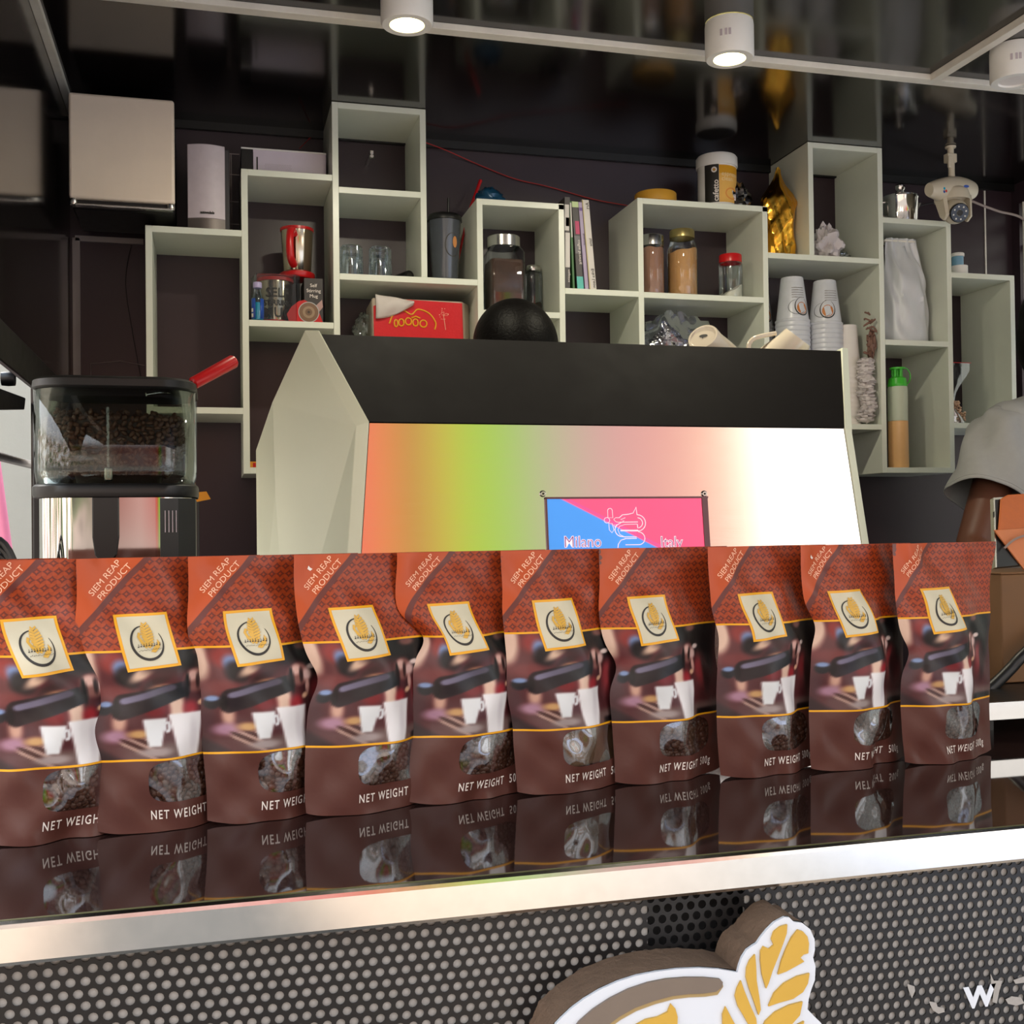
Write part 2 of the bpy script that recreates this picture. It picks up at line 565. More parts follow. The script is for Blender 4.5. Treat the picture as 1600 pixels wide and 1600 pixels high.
shelf_units = [
    ('ivory box shelf at the far left, lowest top of the row, empty inside', (-.131, 1.98),
     [('side_panel', vb(-.131, 1.50, 1.98)), ('top_board', hb(-.1175, .064, 1.98)), ('shelf_board', hb(-.1175, .064, 1.602))]),
    ('tall ivory box shelf holding the red-handled steel mug', (.064, 2.112),
     [('side_panel', vb(.064, 1.462, 2.112)), ('top_board', hb(.0775, .2565, 2.112)), ('shelf_board', hb(.0775, .2565, 1.79)), ('bottom_board', hb(.0775, .2565, 1.4755))]),
    ('ivory box shelf reaching the ceiling with two upturned glasses inside', (.257, CZ),
     [('side_panel', vb(.257, 1.56, CZ - .001)), ('side_panel', vb(.4505, 1.898, CZ - TB)), ('top_board', hb(.2705, .464, CZ - .001)), ('shelf_board', hb(.2705, .4505, 2.087))]),
    ('wide low ivory shelf box holding the red tissue pack', (.2705, 1.898),
     [('top_board', hb(.2705, .578, 1.898)), ('bottom_board', hb(.2705, .578, 1.7595))]),
    ('ivory box shelf with the big square coffee jar inside', (.578, 2.081),
     [('side_panel', vb(.578, 1.56, 2.081)), ('side_panel', vb(.770, 1.56, 2.0795)), ('top_board', hb(.5915, .7835, 2.081)), ('shelf_board', hb(.5915, .770, 1.831)), ('bottom_board', hb(.5915, .770, 1.58))]),
    ('short ivory shelf the leaning books stand on', (.7835, 1.888),
     [('top_board', hb(.7835, .963, 1.888)), ('bottom_board', hb(.7835, .963, 1.6))]),
    ('wide ivory box shelf with three powder jars, tub on its top', (.963, 2.107),
     [('side_panel', vb(.963, 1.56, 2.107)), ('side_panel', vb(1.2835, 1.50, 2.1055)), ('top_board', hb(.9765, 1.297, 2.107)), ('shelf_board', hb(.9765, 1.2835, 1.887)), ('bottom_board', hb(.9765, 1.2835, 1.68))]),
    ('ivory shelf box with stacked plastic cups, below the gold foil bag', (1.297, 1.996),
     [('top_board', hb(1.297, 1.5995, 1.996)), ('bottom_board', hb(1.297, 1.5995, 1.585))]),
    ('tall narrow ivory box shelf touching the ceiling at the right, crumpled bag inside', (1.408, CZ),
     [('side_panel', vb(1.408, 1.996, CZ - .001)), ('side_panel', vb(1.5995, 1.465, CZ - .001)), ('top_board', hb(1.4215, 1.5995, CZ - .001))]),
    ('ivory box shelf with the pearl pouch above the green-capped bottle', (1.613, 2.10),
     [('side_panel', vb(1.793, 1.4785, 2.0865)), ('top_board', hb(1.613, 1.8065, 2.10)), ('shelf_board', hb(1.613, 1.793, 1.796)), ('bottom_board', hb(1.613, 1.8065, 1.4785))]),
    ('ivory box shelf at the far right holding the zip bag of beans', (1.8065, 1.972),
     [('side_panel', vb(1.979, 1.578, 1.9585)), ('top_board', hb(1.8065, 1.9925, 1.972)), ('bottom_board', hb(1.8065, 1.979, 1.5915))]),
]
for lab, (x, z), parts in shelf_units:
    t = thing('box_shelf', lab, 'shelf', (x, YS, z), 'ivory box shelves on the back wall')
    for nm, mb in parts:
        obj(nm, mb, 'shelf', t, smooth=False, bevel=.0006, seg=1)

# ------------------------------------------------------------------ counter
t = thing('serving_counter', 'long serving counter with brown gloss top, steel edge and perforated front', 'counter', (.8, .93, .0))
XC0, XC1 = XL + .001, XR - .001
obj('worktop', MB().box(XC0, XC1, .9195, 1.985, CT - .03, CT), 'counter', t, smooth=False, clean=False)
e = MB()
prof = [(.9185, CT - .0015), (.917, CT + .0005), (.913, CT - .001), (.912, CT - .004), (.912, CT - .029), (.914, CT - .032), (.9185, CT - .032)]
e.add([(x, y, z) for x in (XC0, XC1) for y, z in prof], [(i, i + 1, i + 8, i + 7) for i in range(6)] + [(0, 1, 2, 3, 4, 5, 6), (7, 8, 9, 10, 11, 12, 13)])
obj('steel_edge', e, mat('brushed_steel_edge', (222, 220, 216), .13, 1., var=.05, scale=80), t, smooth=False)
obj('sealant_line', MB().box(XC0, XC1, .9186, .9208, CT - .002, CT + .0006), mat('sealant', (74, 74, 40), .5), t)

# perforated sheet
pitch, hr = .0109, .0038
rowh = pitch * math.sqrt(3) / 2
PY = .934
px0, px1, pz0, pz1 = -.3, 1.5, .80, 1.018
hexv = [(pitch / math.sqrt(3) * math.sin(PI / 3 * k), pitch / math.sqrt(3) * math.cos(PI / 3 * k)) for k in range(6)]
outer = []
for k in range(6):
    outer.append(hexv[k])
    outer.append(((hexv[k][0] + hexv[(k + 1) % 6][0]) / 2, (hexv[k][1] + hexv[(k + 1) % 6][1]) / 2))
inner = [(hr * math.sin(PI / 6 * k), hr * math.cos(PI / 6 * k)) for k in range(12)]
vs, fs = [], []
nz = int((pz1 - pz0) / rowh) + 1
nx = int((px1 - px0) / pitch)
for j in range(nz):
    for i in range(nx):
        cx = px0 + i * pitch + (pitch / 2 if j % 2 else 0)
        cz = pz1 + .003 - j * rowh
        o = len(vs)
        vs += [(cx + a, PY, cz + b) for a, b in outer] + [(cx + a, PY, cz + b) for a, b in inner] + [(cx + a, PY + .0012, cz + b) for a, b in inner]
        fs += [(o + k, o + (k + 1) % 12, o + 12 + (k + 1) % 12, o + 12 + k) for k in range(12)]
        fs += [(o + 12 + k, o + 12 + (k + 1) % 12, o + 24 + (k + 1) % 12, o + 24 + k) for k in range(12)]
mb = MB()
mb.v, mb.f = vs, fs
obj('perforated_sheet', mb, 'blackmetal', t, smooth=False, clean=False)
zlow = pz1 + .003 - (nz - 1) * rowh - .006
obj('kick_panel', MB().box(XC0, XC1, PY, PY + .01, .05, zlow).box(px1, XC1, PY, PY + .01, zlow, 1.018), 'blackmetal', t, smooth=False)
obj('backing_sheet', MB().box(XC0, .368, PY + .0025, PY + .006, zlow, 1.018).box(.462, px1, PY + .0025, PY + .006, zlow, 1.018), 'backing', t, smooth=False)
obj('cabinet_body', MB().box(XC0, XC1, PY + .03, 1.98, .151, CT - .031), 'cabinetdark', t, smooth=False)
r = at(1179, 1370, Y=PY - .004)
rg = MB().tube([(r[0] + .013 * math.cos(a), PY - .004, r[2] + .006 + .013 * math.sin(a)) for a in [2 * PI * k / 28 for k in range(28)]], .0016, 8, True)
tag(obj('steel_ring', rg, 'steel', loc=(r[0], PY - .004, r[2])), 'small steel ring hanging under the counter edge above the white leaf sign', 'ring')

# "W" and remains of peeled letters on the perforated sheet
PT = PY - .0006
a0, a1 = at(1508, 1575, Y=PT), at(1545, 1540, Y=PT)
mb = MB()
for dh in (0., .0005):
    add_text(mb, 'W', .027, lambda a, b: (a0[0] + a * 1.15, PT - dh, a0[2] + b), offset=.0012)
tag(obj('vinyl_letter', mb, 'signwhite', smooth=False, clean=False, loc=a0), 'white vinyl letter W stuck on the perforated counter front', 'letter')


def px_poly(pts, Y, ox=820, oy=1380, k=2.0513):
    return [(lambda p: (p[0], p[2]))(at(ox + x / k, oy + y / k, Y=Y)) for x, y in pts]


scraps = [([(1225, 322), (1248, 330), (1250, 345), (1240, 368), (1232, 350), (1228, 338)], 'upper left of the vinyl letter W'),
          ([(1295, 378), (1318, 382), (1322, 395), (1342, 400), (1345, 412), (1325, 418), (1308, 408), (1300, 392)], 'just left of the vinyl letter W'),
          ([(1492, 290), (1502, 312), (1530, 312), (1520, 345), (1512, 385), (1498, 380), (1503, 340), (1494, 325)], 'touching the vinyl letter W on its right side'),
          ([(1540, 372), (1560, 362), (1590, 366), (1600, 384), (1575, 392), (1548, 386)], 'lower right of the vinyl letter W'),
          ([(1565, 310), (1600, 298), (1600, 318), (1572, 322)], 'upper right of the vinyl letter W')]
for pts, where in scraps:
    P2 = px_poly(pts, PT)
    m_ = MB().prism(P2, PT, PT - .0005, lambda a, b, h: (a, h, b))
    tag(obj('peeled_vinyl', m_, 'backing', smooth=False, loc=(P2[0][0], PT, P2[0][1])), 'torn scrap of peeled white vinyl ' + where, 'sticker', 'torn vinyl scraps on the counter front')

# ------------------------------------------------------------------ leaf sign on the counter front
FY = .888
outl = [(100, 451), (118, 432), (150, 402), (190, 372), (240, 342), (300, 315), (360, 296), (420, 284), (490, 275), (560, 272), (625, 276), (682, 286), (688, 262), (697, 238), (712, 214),
        (732, 200), (744, 193), (758, 172), (776, 150), (800, 126), (832, 109), (848, 110), (862, 124), (890, 128), (915, 148), (929, 180), (930, 214), (924, 238), (932, 268), (930, 310), (918, 342), (910, 372),
        (906, 404), (925, 424), (948, 446), (985, 500), (1010, 560), (1020, 640), (1005, 730), (960, 830), (890, 910), (790, 980), (660, 1020), (520, 1020), (390, 990), (270, 930), (170, 840), (100, 730), (60, 610), (68, 520)]
sp = px_poly(outl, FY)
so_ = thing('leaf_sign', 'raised white sign with gold leaves and brown arc on the counter front', 'sign', (sp[0][0], FY, sp[30][1]))
fr = lambda a, b, h: (a, h, b)
obj('sign_face', MB().prism(sp, FY, FY + .003, fr), 'signwhite', so_, smooth=False)
ctr = (sum(p[0] for p in sp) / len(sp), sum(p[1] for p in sp) / len(sp))
rim = MB()
core = []
n_ = len(sp)
dense = []
for i in range(n_):
    a, b = sp[i], sp[(i + 1) % n_]
    for k in range(4):
        t_ = k / 4
        dense.append((a[0] * (1 - t_) + b[0] * t_, a[1] * (1 - t_) + b[1] * t_))
vv, ff = [], []
ND = len(dense)
for L_, yy in enumerate((FY + .003, FY + .014, FY + .026, FY + .036, PY - .0005)):
    for i, (a, b) in enumerate(dense):
        j = .0004 + (.0016 * random.random() if L_ == 4 else .0006 * random.random())
        dxx, dzz = a - ctr[0], b - ctr[1]
        l_ = math.hypot(dxx, dzz)
        vv.append((a + dxx / l_ * j, yy, b + dzz / l_ * j))
for L_ in range(4):
    for i in range(ND):
        ff.append((L_ * ND + i, L_ * ND + (i + 1) % ND, (L_ + 1) * ND + (i + 1) % ND, (L_ + 1) * ND + i))
rim.add(vv, ff)
obj('foam_edge', rim, 'foam', so_, angle=60)
arc = [(150, 470), (172, 440), (215, 402), (270, 366), (330, 336), (390, 316), (450, 304), (510, 299), (570, 299), (622, 304), (631, 314), (628, 330), (610, 344), (570, 350), (520, 352), (470, 358), (410, 374), (350, 396), (300, 424), (262, 452), (230, 490)]
obj('brown_arc', MB().prism(px_poly(arc, FY), FY - .0025, FY + .0005, fr), 'foamdark', so_, smooth=False)
arc2 = [(x + (6 if y > 320 else 0), y + (12 if y > 330 else 0)) for x, y in arc]  # offset copy of the arc, its shadow painted in olive
obj('arc_shadow_line', MB().prism(px_poly(arc2, FY), FY - .0012, FY + .0005, fr), mat('olive_arc_shadow', (150, 128, 84), .5), so_, smooth=False, label='painted olive shadow edge under the brown arc')
leaves = [
    [(838, 130), (815, 137), (795, 153), (787, 178), (795, 196), (780, 208), (762, 200), (753, 215), (752, 245), (757, 290), (770, 335), (778, 318), (790, 280), (808, 235), (825, 190), (836, 158)],
    [(872, 147), (852, 172), (836, 205), (820, 245), (808, 290), (835, 280), (868, 262), (892, 248), (880, 236), (890, 226), (905, 222), (907, 190), (902, 168), (888, 152)],
    [(735, 226), (718, 245), (708, 270), (706, 300), (716, 335), (732, 378), (746, 420), (753, 402), (748, 360), (740, 310), (738, 262)],
    [(690, 310), (677, 335), (671, 360), (680, 392), (700, 425), (715, 452), (742, 470), (738, 430), (718, 385), (700, 340)],
    [(641, 393), (631, 418), (632, 452), (650, 490), (690, 510), (682, 470), (660, 430)],
    [(909, 286), (870, 296), (828, 318), (796, 350), (778, 392), (812, 380), (856, 368), (888, 346), (904, 318)],
    [(887, 377), (845, 388), (800, 410), (768, 440), (756, 470), (800, 468), (850, 452), (878, 420)],
    [(892, 440), (850, 462), (800, 490), (770, 530), (830, 520), (880, 490)],
    [(466, 384), (479, 398), (487, 425), (486, 452), (470, 500), (420, 540), (350, 560), (330, 520), (330, 480), (352, 452), (385, 434), (425, 425), (455, 410)],
]
for lf in leaves:
    obj('gold_leaf', MB().prism(px_poly(lf, FY), FY - .0022, FY + .0005, fr), 'goldlight', so_, smooth=False)

# ------------------------------------------------------------------ coffee pouches
PS = 1.04      # the print is a little narrower than the pouch


def bag_material(name, ground=False):
    m, n, out = new_mat(name)
    uvn = n.n('ShaderNodeUVMap', uv_map='UVMap').outputs[0]
    u, v = n.sep(uvn)[:2]
    u = n.m('MULTIPLY', u, PS)
    rgb = lambda r, g, b: lin((r, g, b))
    tcn = n.n('ShaderNodeTexCoord').outputs['Object']
    # left of the diagonal stripe: plain orange, right: darker with rows of four-point stars
    s_ = n.m('SUBTRACT', n.m('MULTIPLY', u, .74), n.m('SUBTRACT', v, .71))      # 0 on the stripe
    fu = n.m('ADD', n.m('MULTIPLY', u, 18.), 0.)
    fv = n.m('MULTIPLY', v, 34.)
    row = n.m('FLOOR', fv)
    fu = n.m('ADD', fu, n.m('MULTIPLY', n.m('MODULO', row, 2.), .5))
    a = n.m('ABSOLUTE', n.m('SUBTRACT', n.m('FRACT', fu), .5))
    b = n.m('ABSOLUTE', n.m('SUBTRACT', n.m('FRACT', fv), .5))
    d = n.m('POWER', n.m('ADD', n.m('POWER', a, .75), n.m('POWER', b, .75)), 1 / .75)
    star = n.m('MULTIPLY', n.step(d, .60, .48), n.step(d, .16, .28))
    cell = n.m('MODULO', n.m('ADD', n.m('FLOOR', n.m('MULTIPLY', u, 36.)), row), 2.)
    orange_r = n.mix(n.m('MULTIPLY', n.m('ABSOLUTE', cell), .35), rgb(152, 58, 20), rgb(122, 42, 15))
    right = n.mix(n.m('MULTIPLY', star, .8), orange_r, rgb(78, 28, 22))
    top = n.mix(n.step(s_, -.012, -.004), rgb(176, 72, 27), right)
    stripe = n.m('MULTIPLY', n.step(s_, -.03, -.024), n.step(s_, .010, .004))
    top = n.mix(stripe, top, rgb(96, 46, 40))
    att = n.n('ShaderNodeVertexColor', layer_name='photo').outputs[0]
    bottom = rgb(84, 47, 40)
    c = n.mix(n.step(v, .2655, .2665), bottom, att)
    c = n.mix(n.step(v, .664, .665), c, top)
    for yv in (.268, .664):
        band_ = n.m('MULTIPLY', n.step(v, yv - .0042, yv - .0036), n.step(v, yv + .0042, yv + .0036))
        c = n.mix(band_, c, rgb(226, 160, 22))
    bs = pbsdf(n, Base_Color=c, Roughness=.40, IOR=1.42)
    bp = n.n('ShaderNodeBump')
    bp.inputs['Strength'].default_value = .25
    bp.inputs['Distance'].default_value = .003
    n.put(bp.inputs['Height'], n.noise(tcn, 32, 3, .6))
    n.put(bs.inputs['Normal'], bp.outputs[0])
    # clear window
    du = n.m('POWER', n.m('ABSOLUTE', n.m('DIVIDE', n.m('SUBTRACT', u, .60), .275)), 4.5)
    dv = n.m('POWER', n.m('ABSOLUTE', n.m('DIVIDE', n.m('SUBTRACT', v, .184), .0775)), 3.2)
    win = n.m('LESS_THAN', n.m('ADD', du, dv), 1.)
    tr = n.n('ShaderNodeBsdfTransparent')
    tr.inputs[0].default_value = (.9, .9, .9, 1)
    gl = n.n('ShaderNodeBsdfGlossy')
    gl.inputs['Roughness'].default_value = .07
    gl.inputs[0].default_value = (.85, .92, 1, 1)
    b2 = n.n('ShaderNodeBump')
    b2.inputs['Strength'].default_value = 1.
    b2.inputs['Distance'].default_value = .012
    mp = n.n('ShaderNodeMapping')
    mp.inputs['Scale'].default_value = (1, 1, .45)
    mp.inputs['Rotation'].default_value = (0, .6, 0)
    n.put(mp.inputs[0], tcn)
    n.put(b2.inputs['Height'], n.noise(mp.outputs[0], 24, 1.5, .4))
    n.put(gl.inputs['Normal'], b2.outputs[0])
    lw = n.n('ShaderNodeLayerWeight')
    lw.inputs[0].default_value = .35
    n.put(lw.inputs['Normal'], b2.outputs[0])
    film = n.n('ShaderNodeMixShader')
    n.put(film.inputs[0], n.m('MINIMUM', n.m('ADD', .12, n.m('MULTIPLY', lw.outputs['Facing'], .62)), .8))
    n.t.links.new(tr.outputs[0], film.inputs[1])
    n.t.links.new(gl.outputs[0], film.inputs[2])
    mx = n.n('ShaderNodeMixShader')
    n.put(mx.inputs[0], win)
    n.t.links.new(bs.outputs[0], mx.inputs[1])
    n.t.links.new(film.outputs[0], mx.inputs[2])
    n.t.links.new(mx.outputs[0], out.inputs[0])
    return m


M['bagfront'] = bag_material('printed_pouch_front')


def sm(x, a, b):
    t = np.clip((x - a) / (b - a), 0, 1)
    return t * t * (3 - 2 * t)


def photo(u, q):
    """the blurred picture of a coffee machine printed on the pouch; u across, q up, both 0..1"""
    col = np.zeros(u.shape + (3,)) + np.array([92, 44, 48.])

    def put(mask, c):
        nonlocal col
        col = col * (1 - mask[..., None]) + mask[..., None] * np.array(c, float)

    def blob(cu, cq, ru, rq, c, soft=.5, rot=0.):
        x, y = u - cu, (q - cq)
        x, y = x * math.cos(rot) + y * math.sin(rot), -x * math.sin(rot) + y * math.cos(rot)
        d = np.sqrt((x / ru) ** 2 + (y / rq) ** 2)
        put(1 - sm(d, 1 - soft, 1 + soft * .4), c)

    def poly4(u0, u1, w0, w1, q0, q1, c, soft=.012):   # trapezoid, w0 half width at q0, w1 at q1
        t = np.clip((q - q0) / (q1 - q0), 0, 1)
        cu = u0 + (u1 - u0) * t
        hw_ = w0 + (w1 - w0) * t
        put((1 - sm(np.abs(u - cu), hw_ - soft, hw_ + soft)) * sm(q, q0 - .015, q0 + .015) * (1 - sm(q, q1 - .015, q1 + .015)), c)

    blob(.1, .75, .25, .4, (110, 60, 62), .8)
    blob(.0, .92, .09, .28, (226, 196, 178), .4)
    blob(.17, .90, .09, .12, (150, 60, 56), .6)
    blob(.21, .84, .06, .10, (130, 150, 190), .6)
    blob(.24, .76, .09, .12, (30, 18, 22), .5)
    blob(.34, .80, .14, .05, (216, 186, 164), .6, .75)
    blob(.40, .70, .12, .05, (66, 34, 34), .7, .6)
    blob(.47, .86, .16, .12, (70, 44, 44), .7)
    blob(.62, .95, .16, .16, (24, 20, 22), .5)
    blob(.85, .85, .20, .5, (14, 12, 14), .5)
    blob(.72, .97, .08, .05, (130, 90, 84), .6)
    blob(.12, .62, .16, .08, (128, 66, 66), .7)
    blob(.45, .64, .10, .05, (210, 160, 120), .7)
    blob(.53, .46, .06, .17, (226, 196, 178), .5)
    blob(.40, .45, .09, .08, (128, 34, 40), .6)
    blob(.62, .44, .06, .09, (168, 48, 58), .7)
    blob(.82, .50, .10, .22, (150, 60, 66), .7)
    blob(.88, .45, .05, .25, (60, 30, 32), .6)
    blob(.17, .36, .05, .14, (208, 168, 150), .7)
    blob(.04, .30, .06, .2, (86, 48, 54), .7)
    blob(.15, .22, .10, .07, (176, 136, 156), .7)
    blob(.28, .24, .08, .05, (200, 160, 110), .7)
    put((1 - sm(q, .10, .19)) * sm(u, .0, .35), (120, 96, 92))
    for k in range(5):      # tray bars running to the lower right
        x, y = u - .12 - .05 * k, q - .20
        d = np.abs(y + x * .75)
        put((1 - sm(d, .008, .022)) * sm(u, .14, .2) * (1 - sm(u, .36, .44)) * (1 - sm(q, .18, .22)), (84, 50, 44) if k % 2 else (180, 150, 138))
    blob(.38, .07, .12, .05, (172, 158, 156), .6)
    put((1 - sm(q + u * .9, .12, .2)), (58, 34, 38))
    # filter handle
    for t in np.linspace(0, 1, 46):
        cu, cq = .17 + .42 * t, .485 + .145 * t
        rr = .062 - .022 * t
        blob(cu, cq, rr * .9, rr * 1.9, (46 - 14 * t, 26 + 10 * t, 32 + 10 * t), .25)
    for t in np.linspace(.05, .8, 30):
        cu, cq = .17 + .42 * t, .535 + .145 * t
        blob(cu, cq, .03, .030, (140 - 60 * t, 134 - 60 * t, 158 - 70 * t), .8)
    blob(.145, .47, .03, .08, (30, 16, 20), .4)
    blob(.075, .475, .055, .065, (30, 26, 34), .3)
    blob(.075, .515, .05, .03, (138, 158, 196), .5)
    # chrome head and spout
    blob(.665, .70, .10, .12, (150, 104, 98), .35)
    blob(.64, .745, .05, .06, (226, 188, 178), .6)
    blob(.73, .69, .05, .07, (222, 190, 184), .6)
    blob(.68, .69, .02, .09, (50, 30, 30), .6)
    blob(.78, .76, .05, .03, (232, 214, 208), .5)
    blob(.60, .66, .022, .13, (26, 20, 24), .4)
    blob(.73, .57, .02, .09, (212, 168, 158), .5)
    blob(.70, .49, .035, .03, (220, 180, 150), .5, .7)
    # cups
    poly4(.375, .385, .040, .078, .12, .375, (226, 228, 230))
    blob(.462, .29, .026, .06, (222, 224, 228), .3)
    blob(.458, .29, .010, .03, (140, 110, 112), .5)
    poly4(.60, .585, .062, .115, -.05, .405, (240, 238, 240))
    blob(.63, .2, .03, .2, (226, 222, 226), .8)
    put((1 - sm(np.abs(u - .88), .12, .17)) * (1 - sm(q, .05, .09)), (30, 20, 22))
    return np.clip(col, 0, 255)


NU, NV = 84, 210
BW, BH = .172, .265


def smooth1(x, a, b):
    t = min(1, max(0, (x - a) / (b - a)))
    return t * t * (3 - 2 * t)


class Bag:
    def __init__(s, px, py, yaw, seed, pinch, pv, H=BH, lean=0., wl=0.):
        p = at(px, py, Z=CT)
        s.o = Vector((p[0], p[1], CT + .0006))
        s.yaw, s.H, s.lean = yaw, H, lean
        s.pinch, s.pv, s.wl = pinch, pv, wl
        r_ = random.Random(seed)
        s.ph = [r_.uniform(0, 6.28) for _ in range(12)]
        s.am = [r_.uniform(.6, 1.3) for _ in range(12)]
        s.dentu = r_.uniform(.45, .62)
        s.dent = r_.uniform(.2, 1.0)

    def local(s, u, v, inset=0., front=True):
        # left and right outline
        ph, am = s.ph, s.am
        neck = math.exp(-((v - s.pv) / .075) ** 2)
        body = smooth1(v, .99, .75)
        xl = .004 * body * math.sin(6 * v + ph[0]) - .010 * smooth1(v, .52, .80) + .003 * body * (1 - 1.3 * smooth1(v, s.pv - .2, s.pv + .2)) + s.wl * v
        xr = BW * .94 + .008 * smooth1(v, .80, 1) - .012 * body * .6 - .3 * s.pinch * math.exp(-((v - s.pv - .03) / .09) ** 2) + .003 * math.sin(7 * v + ph[1]) * body
        x = xl + (xr - xl) * u + s.pinch * neck * max(0., 1 - u * 2.2) ** 2.2
        # bulge
        b = .028 * smooth1(v, .97, .55) * (1 - .22 * smooth1(v, .28, 0.)) + .0008
        e = abs(2 * u - 1)
        prof = max(0., 1 - e ** (1.9 if u < .5 else 1.9 - .5 * smooth1(u, .5, .75))) * (1 - .45 * smooth1(u, .5, .85))
        # crisp crease lines from the corners towards the belly
        wr = .0016 * am[2] * math.sin(16 * u + 9 * v + ph[2]) + .0013 * am[3] * math.sin(23 * v - 12 * u + ph[3]) + .0008 * am[4] * math.sin(38 * v + 21 * u + ph[4])
        wr += .0030 * am[5] * math.sin(10 * u + ph[5]) * smooth1(v, .80, .97) * .9
        cr = .003 * s.pinch / .02 * math.exp(-((v - s.pv - (u * .35)) / .04) ** 2) * smooth1(u, .40, .0)
        bulge = b * prof
        if front:
            fl = smooth1(v, .12, 0)
            dent = .012 * s.dent * math.exp(-((u - s.dentu) / .10) ** 2) * smooth1(v, .20, 0)
            y = -bulge + wr * min(1, prof * 2 + .2) - cr * prof * -1 + dent
            y -= inset * -1
        else:
            y = bulge * .75 + wr * min(1, prof * 2 + .2)
        z = v * s.H
        # bottom edge: gusset corners rise a little
        z += .004 * (e ** 6) * smooth1(v, .06, 0)
        y += s.lean * z
        return x, y, z

    def world(s, u, v, inset=0., front=True):
        x, y, z = s.local(u, v, inset, front)
        c_, s__ = math.cos(s.yaw), math.sin(s.yaw)
        return (s.o.x + x * c_ - y * s__, s.o.y + x * s__ + y * c_, s.o.z + z)

    def out(s, u, v, h):
        """point h metres in front of the printed face, u in print units"""
        u = u / PS
        h_ = .004
        p = Vector(s.world(u, v))
        pu = Vector(s.world(min(1, u + h_), v)) - Vector(s.world(max(0, u - h_), v))
        pv = Vector(s.world(u, min(1, v + h_))) - Vector(s.world(u, max(0, v - h_)))
        n = pu.cross(pv).normalized()
        if n.y > 0:
            n = -n
        return tuple(p + n * h)


# photo colours on the grid, the same for every pouch
gu, gv = np.meshgrid(np.linspace(0, 1, NU + 1), np.linspace(0, 1, NV + 1))
pc = photo(gu * PS, (gv - .268) / (.664 - .268)) / 255
pc = pc ** 1.18 * .93
pc = np.where(pc <= .04045, pc / 12.92, ((pc + .055) / 1.055) ** 2.4)
pc = np.concatenate([pc, np.ones(pc.shape[:2] + (1,))], -1).reshape(-1).astype(np.float32)
uvv = np.stack([gu, gv], -1).reshape(-1, 2)


def tagpt(a, b):
    """corners of the cream label, bilinear"""
    A, B_, D, E_ = (.205, .794), (.510, .798), (.562, .604), (.245, .588)
    x = (1 - b) * ((1 - a) * E_[0] + a * D[0]) + b * ((1 - a) * A[0] + a * B_[0])
    y = (1 - b) * ((1 - a) * E_[1] + a * D[1]) + b * ((1 - a) * A[1] + a * B_[1])
    return x, y


